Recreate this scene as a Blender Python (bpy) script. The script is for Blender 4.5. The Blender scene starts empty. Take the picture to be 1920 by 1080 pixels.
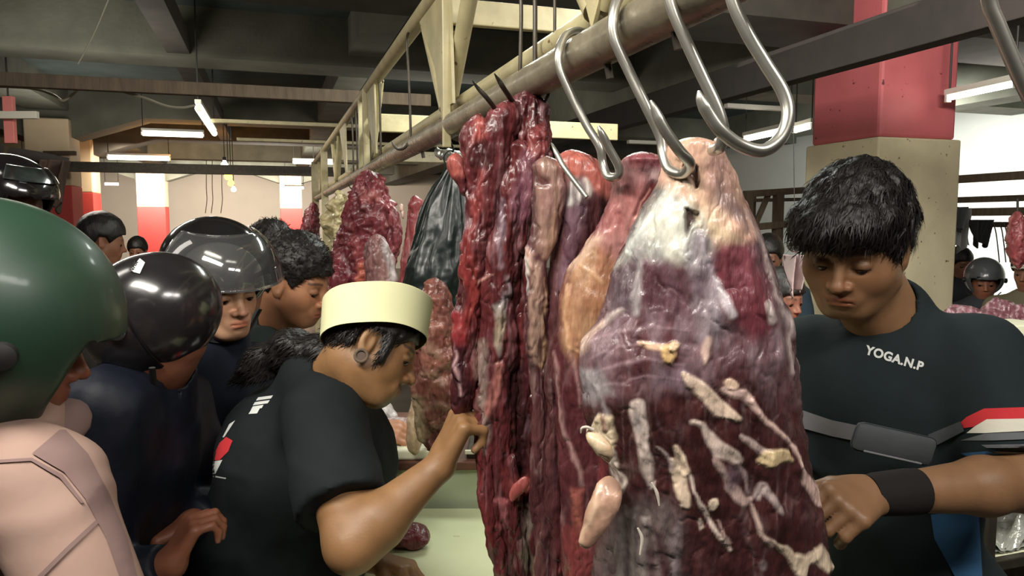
import bpy, bmesh, math, random
import numpy as np
from mathutils import Vector, Matrix
from mathutils.bvhtree import BVHTree
random.seed(7); rng = np.random.default_rng(7)
S = bpy.context.scene; COL = S.collection
PI = math.pi
# ---------------------------------------------------------------- camera
F = 1400.0; PITCH = math.atan((540-417)/F); EYE = np.array([0, 0, 1.6])
cam_d = bpy.data.cameras.new('camera'); cam = bpy.data.objects.new('camera', cam_d); COL.objects.link(cam)
cam.location = EYE; cam.rotation_euler = (PI/2-PITCH, 0, 0)
cam_d.sensor_width = 36; cam_d.lens = 36*F/1920; cam_d.clip_start = .02; cam_d.clip_end = 200
S.camera = cam
# ---------------------------------------------------------------- world, exposure
w = bpy.data.worlds.new('world'); S.world = w; w.use_nodes = True
w.node_tree.nodes['Background'].inputs[0].default_value = (.75, .85, .8, 1)
w.node_tree.nodes['Background'].inputs[1].default_value = .25
S.view_settings.view_transform = 'Standard'; S.view_settings.look = 'None'; S.view_settings.gamma = 1
S.view_settings.use_curve_mapping = False
S.view_settings.exposure = 0.0
S.cycles.max_bounces = 6; S.cycles.diffuse_bounces = 3; S.cycles.glossy_bounces = 3
S.cycles.transparent_max_bounces = 8; S.cycles.caustics_reflective = False; S.cycles.caustics_refractive = False
S.cycles.sample_clamp_indirect = 3
# ---------------------------------------------------------------- coordinates
def at(px, py, Y):
    """world point on the ray through photo pixel (px,py) at distance Y in front of the camera"""
    a = (px-960)/F; b = -(py-540)/F
    dy = math.cos(PITCH)+b*math.sin(PITCH); dz = -math.sin(PITCH)+b*math.cos(PITCH)
    k = Y/dy
    return np.array([a*k, Y, 1.6+dz*k])
cp, sp = math.cos(PITCH), math.sin(PITCH)
def to_px(P, Y=None):
    """photo pixel of world points (N,3)"""
    d = P-EYE
    if Y is not None: d = d.copy(); d[:, 1] = Y
    z = d[:, 1]*cp-d[:, 2]*sp; u = d[:, 1]*sp+d[:, 2]*cp
    return 960+F*d[:, 0]/z, 540-F*u/z
GV = np.array([.9522, .3055, 0]); GU = np.array([-.3055, .9522, 0]); GZ = np.array([0, 0, 1.])
def G(v, u, z): return GV*v+GU*u+GZ*z
def nrm(a): a = np.asarray(a, float); return a/(np.linalg.norm(a)+1e-12)
# ---------------------------------------------------------------- area lights of the hall (tubes above the aisle, behind the camera, and added fills)
def area(name, loc, size, power, color=(1, .96, .88), target=None):
    l = bpy.data.lights.new(name, 'AREA'); l.shape = 'RECTANGLE'; l.size = size[0]; l.size_y = size[1]
    l.energy = power; l.color = color
    o = bpy.data.objects.new(name, l); COL.objects.link(o); o.location = loc
    if target is not None:
        o.rotation_euler = (Vector(target)-Vector(loc)).to_track_quat('-Z', 'Y').to_euler()
    return o
area('stall_lamp_light', (-.75, .25, 2.75), (1.2, .25), 52, (1, .95, .86), (-.2, 1.3, 1.2))
area('aisle_lamp_and_fill', (1.0, -.3, 2.8), (1.2, .25), 34, (1, .94, .88), (.5, 1.2, 1.2))
area('hall_lamp_light', (-2.2, 1.4, 2.75), (.3, 1.2), 14, (1, .93, .84), (-.4, 2.0, 1.2))
area('hall_lamp_light', G(1.2, 3.2, 2.8), (1.2, .2), 40, (.95, 1, .92), G(1.0, 3.0, 0))
area('aisle_lamp_and_fill', G(1.9, 1.0, 2.62), (1.2, .2), 78, (1, .96, .88), G(3.7, 3.8, 1.5))  # added fill aimed at the column, with no lamp of its own
area('hall_lamp_light', G(-1.5, 5.5, 2.8), (1.2, .3), 90, (1, .92, .8), G(-1.5, 6.0, 0))
area('hall_lamp_light', G(0, 14, 2.7), (5, .6), 300, (1, .87, .7), G(0, 16, 0))
area('hall_lamp_light', G(-1, 21.5, 2.6), (6, .6), 330, (1, .92, .82), G(-1, 25, .8))
area('hall_lamp_light', G(6.6, 7, 2.7), (.4, 5), 620, (.97, 1, .96), G(8.2, 7.5, .6))
# added upward fills brighten the ceiling, in place of the tubes' own spill
for v_, u_, e_ in ((-1, -1, 7), (.4, 2.2, 7), (-2.5, 3, 8), (2.5, 3, 8), (-1.5, 6.2, 18), (2, 8.5, 22), (-2.2, 10.2, 14), (0, 16, 40), (6, 5, 20)):
    area('ceiling_fill_light', G(v_, u_, 2.45), (1.2, 1.2), e_, (1, .95, .86), G(v_, u_+.01, 3.4))
area('amber_bulb_light', G(-1.2, 12.8, 2.2), (.5, .5), 26, (1, .45, .12), G(-1.2, 13.2, 3.1))
area('amber_bulb_light', G(-2.6, 16.2, 2.3), (.5, .5), 40, (1, .5, .18), G(-2.4, 16.8, 3.1))
# ---------------------------------------------------------------- helpers
def lin(c):
    if isinstance(c, str): c = [int(c[i:i+2], 16) for i in (0, 2, 4)]
    c = np.array(c[:3], float)/255
    return np.where(c <= .04045, c/12.92, ((c+.055)/1.055)**2.4)
def props(o, label=None, cat=None, group=None, kind=None):
    if label: o['label'] = label
    if cat: o['category'] = cat
    if group: o['group'] = group
    if kind: o['kind'] = kind
    return o
def thing(name, label, cat, loc=(0, 0, 0), group=None):
    o = bpy.data.objects.new(name, None); COL.objects.link(o); o.location = loc; o.empty_display_size = .05
    return props(o, label, cat, group)
def obj(name, verts, faces, mat, parent=None, smooth=True, cols=None):
    """mesh given in world coordinates; a child keeps its world place under its parent"""
    verts = np.asarray(verts, float)
    if parent is not None:
        off = np.zeros(3); p = parent
        while p is not None: off += np.array(p.location); p = p.parent
        verts = verts-off
    me = bpy.data.meshes.new(name)
    if isinstance(faces, np.ndarray):
        n = len(faces); k = faces.shape[1]
        me.vertices.add(len(verts)); me.vertices.foreach_set('co', verts.astype(np.float32).ravel())
        me.loops.add(n*k); me.loops.foreach_set('vertex_index', faces.astype(np.int32).ravel())
        me.polygons.add(n); me.polygons.foreach_set('loop_start', np.arange(0, n*k, k, dtype=np.int32))
        me.update(calc_edges=True)
    else:
        me.from_pydata(verts.tolist(), [], [list(map(int, f)) for f in faces]); me.update()
    me.validate()
    if smooth: me.polygons.foreach_set('use_smooth', np.ones(len(me.polygons), bool))
    if cols is not None:
        a = me.color_attributes.new('Col', 'FLOAT_COLOR', 'POINT')
        c = np.ones((len(verts), 4), np.float32); c[:, :3] = cols; a.data.foreach_set('color', c.ravel())
    if mat is not None: me.materials.append(mat)
    o = bpy.data.objects.new(name, me); COL.objects.link(o)
    if parent is not None: o.parent = parent
    return o
class MB:
    def __init__(s): s.v = []; s.f = []; s.n = 0
    def add(s, v, f):
        s.v.append(np.asarray(v, float)); s.f += [[i+s.n for i in q] for q in f]; s.n += len(v); return s
    def box(s, c, size, ax=None, bev=0):
        ax = np.eye(3) if ax is None else np.array(ax)
        h = np.array(size)/2.; c = np.asarray(c, float)
        if bev <= 0:
            v = [c+ax[0]*h[0]*i+ax[1]*h[1]*j+ax[2]*h[2]*k for i in (-1, 1) for j in (-1, 1) for k in (-1, 1)]
            return s.add(v, [(0, 1, 3, 2), (4, 6, 7, 5), (0, 4, 5, 1), (2, 3, 7, 6), (0, 2, 6, 4), (1, 5, 7, 3)])
        bm = bmesh.new(); bmesh.ops.create_cube(bm, size=2)
        for q in bm.verts: q.co = Vector([q.co[i]*h[i] for i in range(3)])
        bmesh.ops.bevel(bm, geom=list(bm.edges), offset=bev, segments=2, affect='EDGES', profile=.5)
        v = [c+ax[0]*q.co[0]+ax[1]*q.co[1]+ax[2]*q.co[2] for q in bm.verts]
        bm.verts.index_update(); f = [[q.index for q in g.verts] for g in bm.faces]; bm.free()
        return s.add(v, f)
    def tube(s, pts, r, n=12, sub=0, cap=True, flat=1.0):
        pts = np.array(pts, float); m = len(pts); r = np.broadcast_to(np.asarray(r, float), (m,)).copy()
        if sub: pts, r = smooth_path(pts, r, sub); m = len(pts)
        t = np.gradient(pts, axis=0); t /= np.linalg.norm(t, axis=1)[:, None]+1e-12
        up = np.array([0, 0, 1.]) if abs(t[0][2]) < .9 else np.array([1., 0, 0])
        nn = nrm(np.cross(t[0], up)); V = []
        for i in range(m):
            nn = nrm(nn-t[i]*nn.dot(t[i])); b = np.cross(t[i], nn)
            for k in range(n):
                a = 2*PI*k/n; V.append(pts[i]+(nn*math.cos(a)+b*math.sin(a)*flat)*r[i])
        Fc = [(i*n+k, i*n+(k+1) % n, (i+1)*n+(k+1) % n, (i+1)*n+k) for i in range(m-1) for k in range(n)]
        if cap: Fc += [tuple(range(n))[::-1], tuple((m-1)*n+k for k in range(n))]
        return s.add(V, Fc)
    def prism(s, poly, ext):
        poly = np.array(poly, float); n = len(poly); ext = np.asarray(ext, float)
        v = np.concatenate([poly, poly+ext])
        return s.add(v, [tuple(range(n)), tuple(range(n, 2*n))[::-1]]+[(i, i+n, (i+1) % n+n, (i+1) % n) for i in range(n)])
    def make(s, name, mat, parent=None, smooth=False):
        o = obj(name, np.concatenate(s.v), s.f, mat, parent, smooth)
        bm = bmesh.new(); bm.from_mesh(o.data); bmesh.ops.recalc_face_normals(bm, faces=bm.faces); bm.to_mesh(o.data); bm.free()
        if smooth:
            try: o.data.set_sharp_from_angle(angle=.7)
            except Exception: pass
        return o
def smooth_path(P, r, sub):
    """Catmull-Rom through P"""
    P = np.asarray(P, float); Q = np.vstack([2*P[0]-P[1], P, 2*P[-1]-P[-2]]); out = []; rr = []
    for i in range(len(P)-1):
        a, b, c, d = Q[i:i+4]
        for k in range(sub):
            t = k/sub
            out.append(.5*((2*b)+(-a+c)*t+(2*a-5*b+4*c-d)*t*t+(-a+3*b-3*c+d)*t**3)); rr.append(r[i]*(1-t)+r[i+1]*t)
    out.append(P[-1]); rr.append(r[-1])
    return np.array(out), np.array(rr)
# value noise
_perm = rng.random((64, 64, 64)).astype(np.float32)
def vnoise(P):
    P = np.asarray(P, np.float32); i = np.floor(P).astype(np.int32); f = P-i; f = f*f*(3-2*f); i &= 63; j = (i+1) & 63
    x0, y0, z0 = i[:, 0], i[:, 1], i[:, 2]; x1, y1, z1 = j[:, 0], j[:, 1], j[:, 2]; g = _perm
    a = g[x0, y0, z0]*(1-f[:, 0])+g[x1, y0, z0]*f[:, 0]; b = g[x0, y1, z0]*(1-f[:, 0])+g[x1, y1, z0]*f[:, 0]
    c = g[x0, y0, z1]*(1-f[:, 0])+g[x1, y0, z1]*f[:, 0]; d = g[x0, y1, z1]*(1-f[:, 0])+g[x1, y1, z1]*f[:, 0]
    return (a*(1-f[:, 1])+b*f[:, 1])*(1-f[:, 2])+(c*(1-f[:, 1])+d*f[:, 1])*f[:, 2]
def fbm(P, o=3):
    s = 0; a = .5
    P = np.asarray(P, np.float32)
    for k in range(o): s = s+a*(vnoise(P)*2-1); P = P*2.03+11.3; a *= .5
    return s
# ---------------------------------------------------------------- materials
def mat(name, color=(.5, .5, .5), rough=.6, metal=0, vcol=False, var=0, vscale=8, bump=0, bscale=60, stretch=None, coat=0, sss=0, spots=None, spec=.5, rvar=0):
    m = bpy.data.materials.new(name); m.use_nodes = True; nt = m.node_tree; N = nt.nodes; L = nt.links
    b = N['Principled BSDF']; b.inputs['Roughness'].default_value = rough; b.inputs['Metallic'].default_value = metal
    b.inputs['Specular IOR Level'].default_value = spec
    b.inputs['Coat Weight'].default_value = coat; b.inputs['Coat Roughness'].default_value = .12
    if sss: b.inputs['Subsurface Weight'].default_value = sss; b.inputs['Subsurface Radius'].default_value = (.012, .004, .002); b.inputs['Subsurface Scale'].default_value = .5
    tc = N.new('ShaderNodeTexCoord'); src = tc.outputs['Object']
    if stretch:
        mp = N.new('ShaderNodeMapping'); mp.inputs['Scale'].default_value = stretch; L.new(src, mp.inputs[0]); src = mp.outputs[0]
    if vcol:
        a = N.new('ShaderNodeAttribute'); a.attribute_name = 'Col'; cs = a.outputs['Color']
    else:
        a = N.new('ShaderNodeRGB'); a.outputs[0].default_value = (*(lin(color) if isinstance(color, str) else color), 1); cs = a.outputs[0]
    if var:
        n = N.new('ShaderNodeTexNoise'); n.inputs['Scale'].default_value = vscale; n.inputs['Detail'].default_value = 5; L.new(src, n.inputs['Vector'])
        r = N.new('ShaderNodeMapRange'); r.inputs[1].default_value = .3; r.inputs[2].default_value = .7
        r.inputs[3].default_value = 1-var; r.inputs[4].default_value = 1+var; L.new(n.outputs['Fac'], r.inputs[0])
        x = N.new('ShaderNodeVectorMath'); x.operation = 'SCALE'; L.new(cs, x.inputs[0]); L.new(r.outputs[0], x.inputs['Scale']); cs = x.outputs[0]
    if spots:
        n = N.new('ShaderNodeTexNoise'); n.inputs['Scale'].default_value = spots[1]; n.inputs['Detail'].default_value = 3; L.new(tc.outputs['Object'], n.inputs['Vector'])
        r = N.new('ShaderNodeMapRange'); r.inputs[1].default_value = spots[2]; r.inputs[2].default_value = spots[2]+.05; L.new(n.outputs['Fac'], r.inputs[0])
        mx = N.new('ShaderNodeMix'); mx.data_type = 'RGBA'; L.new(r.outputs[0], mx.inputs[0]); L.new(cs, mx.inputs[6]); mx.inputs[7].default_value = (*lin(spots[0]), 1); cs = mx.outputs[2]
    L.new(cs, b.inputs['Base Color'])
    if rvar:
        n = N.new('ShaderNodeTexNoise'); n.inputs['Scale'].default_value = vscale*3; L.new(src, n.inputs['Vector'])
        r = N.new('ShaderNodeMapRange'); r.inputs[1].default_value = .35; r.inputs[2].default_value = .65; r.inputs[3].default_value = max(.05, rough-rvar); r.inputs[4].default_value = rough+rvar
        L.new(n.outputs['Fac'], r.inputs[0]); L.new(r.outputs[0], b.inputs['Roughness'])
    if bump:
        n = N.new('ShaderNodeTexNoise'); n.inputs['Scale'].default_value = bscale; n.inputs['Detail'].default_value = 4; L.new(src, n.inputs['Vector'])
        p = N.new('ShaderNodeBump'); p.inputs['Strength'].default_value = 1; p.inputs['Distance'].default_value = bump
        L.new(n.outputs['Fac'], p.inputs['Height']); L.new(p.outputs[0], b.inputs['Normal'])
    return m
def emit(name, color, strength):
    m = bpy.data.materials.new(name); m.use_nodes = True; nt = m.node_tree; nt.nodes.clear()
    e = nt.nodes.new('ShaderNodeEmission'); e.inputs[0].default_value = (*lin(color), 1); e.inputs[1].default_value = strength
    o = nt.nodes.new('ShaderNodeOutputMaterial'); nt.links.new(e.outputs[0], o.inputs[0]); return m
def glass(name, tint=(1, 1, 1), rough=.03, trans=.8):
    m = bpy.data.materials.new(name); m.use_nodes = True; nt = m.node_tree; N = nt.nodes; L = nt.links; N.clear()
    t = N.new('ShaderNodeBsdfTransparent'); t.inputs[0].default_value = (*tint, 1)
    d = N.new('ShaderNodeBsdfPrincipled'); d.inputs['Base Color'].default_value = (.30, .30, .30, 1); d.inputs['Roughness'].default_value = .25
    g = N.new('ShaderNodeBsdfGlossy'); g.inputs['Roughness'].default_value = rough
    fr = N.new('ShaderNodeFresnel'); fr.inputs[0].default_value = 1.5
    m0 = N.new('ShaderNodeMixShader'); m0.inputs[0].default_value = trans; L.new(d.outputs[0], m0.inputs[1]); L.new(t.outputs[0], m0.inputs[2])
    m1 = N.new('ShaderNodeMixShader'); L.new(fr.outputs[0], m1.inputs[0]); L.new(m0.outputs[0], m1.inputs[1]); L.new(g.outputs[0], m1.inputs[2])
    o = N.new('ShaderNodeOutputMaterial'); L.new(m1.outputs[0], o.inputs[0]); return m
M = {}
M['ceiling'] = mat('ceiling_concrete', '3a4541', .9, var=.25, vscale=3, bump=.004, bscale=20)
M['beam'] = mat('beam_concrete', '68685b', .9, var=.2, vscale=3, bump=.003, bscale=25)
M['beamdark'] = mat('beam_brown', '3e3a33', .85, var=.25, vscale=6)
M['floor'] = mat('floor_concrete', '4b463e', .35, var=.3, vscale=3)
M['wall'] = mat('wall_paint', 'e2d6c4', .8, var=.04, vscale=1.5)
M['wallr'] = mat('wall_paint_cool', 'd6d9d0', .8, var=.04, vscale=1.5)
M['red'] = mat('red_paint', 'c6686b', .55, var=.08, vscale=4, bump=.001, spots=('5a1f24', 22, .70))
M['redfar'] = mat('red_paint_far', 'c8453f', .6, var=.05, vscale=3)
M['cream'] = mat('cream_paint', 'd8cdaa', .7, var=.10, vscale=5, bump=.001, spots=('6d5a3c', 26, .67))
M['creamfar'] = mat('cream_paint_far', 'e0c9a6', .7, var=.06, vscale=4)
M['pipe'] = mat('cream_painted_pipe', 'b3a982', .42, var=.16, vscale=14, bump=.0006, bscale=60, spots=('6b5636', 40, .68))
M['rail'] = mat('worn_metal_rail', '8f8672', .36, metal=.35, var=.28, vscale=16, bump=.0006, bscale=80, rvar=.1)
M['steel'] = mat('stainless_steel', 'c8c6bc', .3, metal=.85, var=.08, vscale=20)
M['darksteel'] = mat('dark_steel', '4a453c', .45, metal=.6, var=.2, vscale=30)
M['joist'] = mat('dark_brown_joist', '231c18', .9, var=.2, vscale=9, bump=.002, bscale=30)
M['wood'] = mat('grey_brown_wood', '5d4f3f', .8, var=.25, vscale=9, stretch=(4, 4, .6), bump=.002, bscale=30)
M['bag'] = mat('black_plastic', '131d1a', .34, bump=.001, bscale=30)
M['tile'] = mat('pale_green_tile', 'ccd2a8', .3, var=.06, vscale=6, spots=('8e8a5c', 18, .72))
M['tileside'] = mat('green_grey_panel', 'adb898', .5, var=.05, vscale=6)
M['wire'] = mat('cable', '2a2a26', .6)
M['wirelight'] = mat('pale_cable', '8f8a78', .6)
M['meat'] = mat('raw_meat', vcol=True, rough=.31, var=.22, vscale=34, stretch=(2.6, 2.6, .7), bump=.0016, bscale=80, coat=.12, sss=.03, rvar=.14, spec=.4)
M['fat'] = mat('fat', vcol=True, rough=.35, var=.08, vscale=40, bump=.0006, bscale=120, coat=.2, sss=.2)
M['skin'] = mat('skin', vcol=True, rough=.5, var=.05, vscale=40, bump=.0003, bscale=250, sss=.12)
M['tube'] = emit('tube_white', 'fff6e6', 9)
M['tubew'] = emit('tube_warm', 'ffcf85', 8)
M['bulb'] = emit('bulb_amber', 'ffb54a', 7)
M['fixture'] = mat('lamp_housing', 'd8d5c8', .5)
M['eye'] = mat('eye_white', 'cfc6ba', .2); M['iris'] = mat('iris', '1d120c', .15)
M['chrome'] = mat('chrome', 'd8d8d8', .12, metal=1)
# ---------------------------------------------------------------- implicit surfaces -> one continuous mesh
def seg(P, a, b, ra, rb):
    a = np.asarray(a, np.float32); b = np.asarray(b, np.float32); d = b-a
    t = np.clip(((P-a)@d)/(d@d+1e-9), 0, 1)
    return np.linalg.norm(P-a-t[:, None]*d, axis=1)-(ra+(rb-ra)*t)
def ell(P, c, r, R=None):
    q = P-np.asarray(c, np.float32)
    if R is not None: q = q@np.asarray(R, np.float32).T
    r = np.asarray(r, np.float32); k0 = np.linalg.norm(q/r, axis=1); k1 = np.linalg.norm(q/(r*r), axis=1)+1e-6
    return k0*(k0-1)/k1
def smin(a, b, k):
    h = np.clip(.5+.5*(b-a)/k, 0, 1); return b*(1-h)+a*h-k*h*(1-h)
def smax(a, b, k): return -smin(-a, -b, k)
def surface(f, lo, hi, h, B=8, slack=.02):
    lo = np.array(lo, np.float32); hi = np.array(hi, np.float32); nb = np.maximum(1, np.ceil((hi-lo)/(h*B)).astype(int))
    idx = np.stack(np.meshgrid(*[np.arange(n) for n in nb], indexing='ij'), -1).reshape(-1, 3)
    d = f((lo+(idx+.5)*h*B).astype(np.float32)); idx = idx[np.abs(d) < h*B*.87*1.15+slack]
    g = np.stack(np.meshgrid(*[np.arange(B+1)]*3, indexing='ij'), -1).reshape(-1, 3)
    ids = []; vps = []; quads = []; dims = nb*B+3
    def cid(c): return ((c[:, 0]+1)*dims[1]+(c[:, 1]+1))*dims[2]+(c[:, 2]+1)
    E = [(0, 1, 0), (0, 2, 1), (0, 4, 2), (1, 3, 1), (1, 5, 2), (2, 3, 0), (2, 6, 2), (3, 7, 2), (4, 5, 0), (4, 6, 1), (5, 7, 1), (6, 7, 0)]
    C8 = np.array([[i & 1, i >> 1 & 1, i >> 2 & 1] for i in range(8)])
    for s in range(0, len(idx), 900):
        ib = idx[s:s+900]; gp = (ib[:, None, :]*B+g[None]); P = (lo+gp*h).reshape(-1, 3).astype(np.float32)
        V = f(P).reshape(len(ib), B+1, B+1, B+1); Sg = V < 0
        cnt = sum(Sg[:, a:a+B, b:b+B, c:c+B].astype(np.int8) for a in (0, 1) for b in (0, 1) for c in (0, 1))
        n, i, j, k = np.nonzero((cnt > 0) & (cnt < 8))
        if len(n) == 0: continue
        cv = np.stack([V[n, i+c[0], j+c[1], k+c[2]] for c in C8], 1); acc = np.zeros((len(n), 3)); w = np.zeros(len(n))
        for a, b, ax in E:
            va, vb = cv[:, a], cv[:, b]; m = (va < 0) != (vb < 0); t = np.where(m, va/(va-vb+1e-12), 0)
            p = C8[a]+(C8[b]-C8[a])*t[:, None]; acc += p*m[:, None]; w += m
        loc = acc/w[:, None]; cell = ib[n]*B+np.stack([i, j, k], 1); ids.append(cid(cell)); vps.append(lo+(cell+loc)*h)
        for ax in range(3):
            sl = [slice(0, B)]*3; s2 = list(sl); s2[ax] = slice(1, B+1)
            A = Sg[(slice(None), *sl)]; Bq = Sg[(slice(None), *s2)]; n, i, j, k = np.nonzero(A != Bq)
            if len(n) == 0: continue
            pt = ib[n]*B+np.stack([i, j, k], 1); u, v = (ax+1) % 3, (ax+2) % 3; q = []
            for du, dv in ((-1, -1), (0, -1), (0, 0), (-1, 0)):
                c = pt.copy(); c[:, u] += du; c[:, v] += dv; q.append(cid(c))
            q = np.stack(q, 1); fl = A[n, i, j, k] == 0; q[fl] = q[fl][:, ::-1]; quads.append(q)
    ids = np.concatenate(ids); V = np.concatenate(vps); o = np.argsort(ids); ids = ids[o]; V = V[o]; Q = np.concatenate(quads)
    p = np.searchsorted(ids, Q); p = np.minimum(p, len(ids)-1); ok = (ids[p] == Q).all(1)
    return V, p[ok]
def frame(fwd, up=(0, 0, 1)):
    """rows: right, forward, up"""
    f = nrm(fwd); r = nrm(np.cross(f, up)); return np.array([r, f, np.cross(r, f)])
def head_frame(yaw, pitch, roll=0):
    """yaw: 0 looks away from the camera (+y), 90 looks to the right (+x), 180 looks at the camera; pitch<0 looks down; roll>0 tilts the head to its right"""
    y, p, r = map(math.radians, (yaw, pitch, roll))
    f = np.array([math.sin(y)*math.cos(p), math.cos(y)*math.cos(p), math.sin(p)]); R = frame(f)
    rt, u = R[0]*math.cos(r)-R[2]*math.sin(r), R[2]*math.cos(r)+R[0]*math.sin(r)
    return np.array([rt, R[1], u])
def head_sdf(q, fat=0, lids=.5, open_mouth=0):
    """q in head frame (x right, y forward, z up), metres, origin mid-head"""
    x = np.abs(q[:, 0]); m = np.stack([x, q[:, 1], q[:, 2]], 1)
    d = ell(m, (0, -.012, .035), (.076, .094, .084))
    d = smin(d, ell(m, (0, .022, -.03), (.060+fat, .068, .078)), .03)
    d = smin(d, ell(m, (.03, .035, -.028), (.034+fat, .040, .040)), .02)
    d = smin(d, ell(m, (0, .055, -.088), (.030+fat*.7, .028, .022)), .03)
    d = smin(d, seg(m, (.052+fat, .005, -.055), (.02, .055, -.094), .016, .014), .025)
    d = smin(d, seg(m, (0, .079, .018), (.036, .068, .018), .010, .010), .016)
    d = smax(d, -ell(m, (.031, .092, -.001), (.019, .014, .012)), .012)
    # eyelids
    d = smin(d, ell(m, (.031, .0745, -.0015), (.0155, .0130, .0105)), .004)
    d = smin(d, seg(m, (0, .085, .008), (0, .103, -.030), .0065, .0095), .012)
    d = smin(d, ell(m, (0, .106, -.034), (.0115, .0105, .009)), .006)
    d = smin(d, ell(m, (.0135, .093, -.037), (.0085, .0105, .0075)), .005)
    d = smax(d, -ell(m, (.0065, .099, -.0445), (.0035, .005, .004)), .003)
    d = smin(d, ell(m, (0, .080, -.062), (.030, .012, .020)), .015)
    d = smin(d, ell(m, (0, .0895, -.0605), (.021, .0075, .0048)), .004)
    d = smin(d, ell(m, (0, .0880, -.0705), (.0185, .0080, .0058)), .004)
    d = smax(d, -seg(m, (0, .0985, -.0655), (.021, .0875, -.0665), .0012+open_mouth, .0008), .0025)
    d = smax(d, -ell(m, (0, .097, -.0820), (.014, .009, .004)), .008)
    # ear
    a = math.radians(20); e = m-np.array([.077, -.006, -.006]); ex = e[:, 0]*math.cos(.35)-e[:, 1]*math.sin(.35)*-1; ey = -e[:, 0]*math.sin(.35)+e[:, 1]*math.cos(.35)
    E = np.stack([ex, ey, e[:, 2]], 1).astype(np.float32)
    ear = ell(E, (0, 0, 0), (.0075, .017, .031)); ear = smin(ear, ell(E, (0, .002, -.022), (.006, .010, .012)), .006)
    ear = smax(ear, -ell(E, (.0075, .003, .003), (.0055, .0095, .018)), .004)
    return smin(d, ear, .006)
def head_color(q, skin, lip=None, stub=0, brow=True, browc=(.02, .015, .012)):
    n = len(q); c = np.tile(np.asarray(skin, float), (n, 1)); x = np.abs(q[:, 0])
    c *= (1+.12*fbm(q*60, 2))[:, None]
    def mixin(mask, col):
        c[:] = c*(1-mask[:, None])+np.asarray(col)*mask[:, None]
    red = np.exp(-((x-.035)**2+(q[:, 2]+.03)**2)/.0008)*(q[:, 1] > .03); mixin(.25*red, skin*np.array([1.15, .8, .75]))
    mixin(.35*np.exp(-(x**2+(q[:, 2]+.035)**2)/.0003)*(q[:, 1] > .06), skin*np.array([1.15, .82, .78]))
    lp = np.clip(1.3-np.sqrt((x/.023)**2+((q[:, 2]+.0655)/.0105)**2)*1.1, 0, 1)*(q[:, 1] > .07); mixin(np.clip(lp*2, 0, .8), skin*np.array([.95, .55, .55]) if lip is None else lip)
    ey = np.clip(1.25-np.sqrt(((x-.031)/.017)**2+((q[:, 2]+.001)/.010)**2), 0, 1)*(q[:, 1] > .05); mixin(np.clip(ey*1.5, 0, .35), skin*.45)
    lash = np.exp(-((q[:, 2]+.0075+((x-.031)/.05)**2*3*.0)/.0016)**2)*(np.abs(x-.031) < .0145)*(q[:, 1] > .06); mixin(lash*.92, (.015, .01, .008))
    if brow:
        bz = .0225-((x-.03)/.03)**2*.004; b = np.exp(-((q[:, 2]-bz)/.0038)**4)*(x > .012)*(x < .052)*(q[:, 1] > .04); mixin(b*.8, browc)
    if stub:
        s = np.clip(1-np.abs(q[:, 2]+.055)/.012, 0, 1)*(x < .028)*(q[:, 1] > .07)+np.exp(-(x**2/.0011+(q[:, 2]+.098)**2/.0005))*(q[:, 1] > .05)
        mixin(np.clip(s, 0, 1)*stub, (.03, .022, .018))
    return c
def hand_segs(W, D, N, Sd, curl=(60, 70, 45), spread=.06, thumb=(.35, .55), size=1., splay=None):
    """capsules of a hand. W wrist, D towards the fingers, N out of the palm side (fingers bend towards N), Sd towards the thumb"""
    W, D, N, Sd = np.asarray(W, float), nrm(D), nrm(N), nrm(Sd); N = nrm(N-D*N.dot(D)); Sd = nrm(Sd-D*Sd.dot(D)-N*Sd.dot(N)); o = []
    k = size
    offs = [.030, .010, -.010, -.029]; lens = [1., 1.1, 1.02, .8]
    for i, (s_, l_) in enumerate(zip(offs, lens)):
        K = W+D*(.088-.006*abs(i-1))*k+Sd*s_*k
        o.append((W+Sd*s_*.55*k, K, .0155*k, .0118*k, 'p'))
        c = np.array(curl[i] if isinstance(curl[0], (tuple, list)) else curl, float)
        a = 0; p = K; d = nrm(D+Sd*s_*spread*30*.3)
        for j, (sl, rr) in enumerate(((.042, .0095), (.026, .0085), (.021, .0078))):
            a += math.radians(c[j]); q = p+(d*math.cos(a)+N*math.sin(a))*sl*l_*k
            o.append((p, q, rr*k*1.05, rr*k*.92, 'f%d' % i)); p = q
    o.append((W+D*.02*k+Sd*.02*k, W+D*.045*k+Sd*.036*k+N*.010*k, .016*k, .0135*k, 'p'))
    b = W+D*.045*k+Sd*.038*k+N*.010*k; t1 = nrm(D*.75+Sd*thumb[0]+N*thumb[1]); t2 = nrm(D*.8-Sd*.25+N*thumb[1]*1.1)
    m_ = b+t1*.034*k; o.append((b, m_, .0125*k, .0105*k, 't')); o.append((m_, m_+t2*.028*k, .0105*k, .0082*k, 't'))
    return o
def hands_sdf(P, segs):
    palm = None; fs = {}
    for a, b, ra, rb, t in segs:
        d = seg(P, a, b, ra, rb)
        if t == 'p': palm = d if palm is None else smin(palm, d, .012)
        else: fs[t] = d if t not in fs else smin(fs[t], d, .004)
    out = palm
    for t in fs: out = smin(out, fs[t], .0045)
    return out
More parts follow.
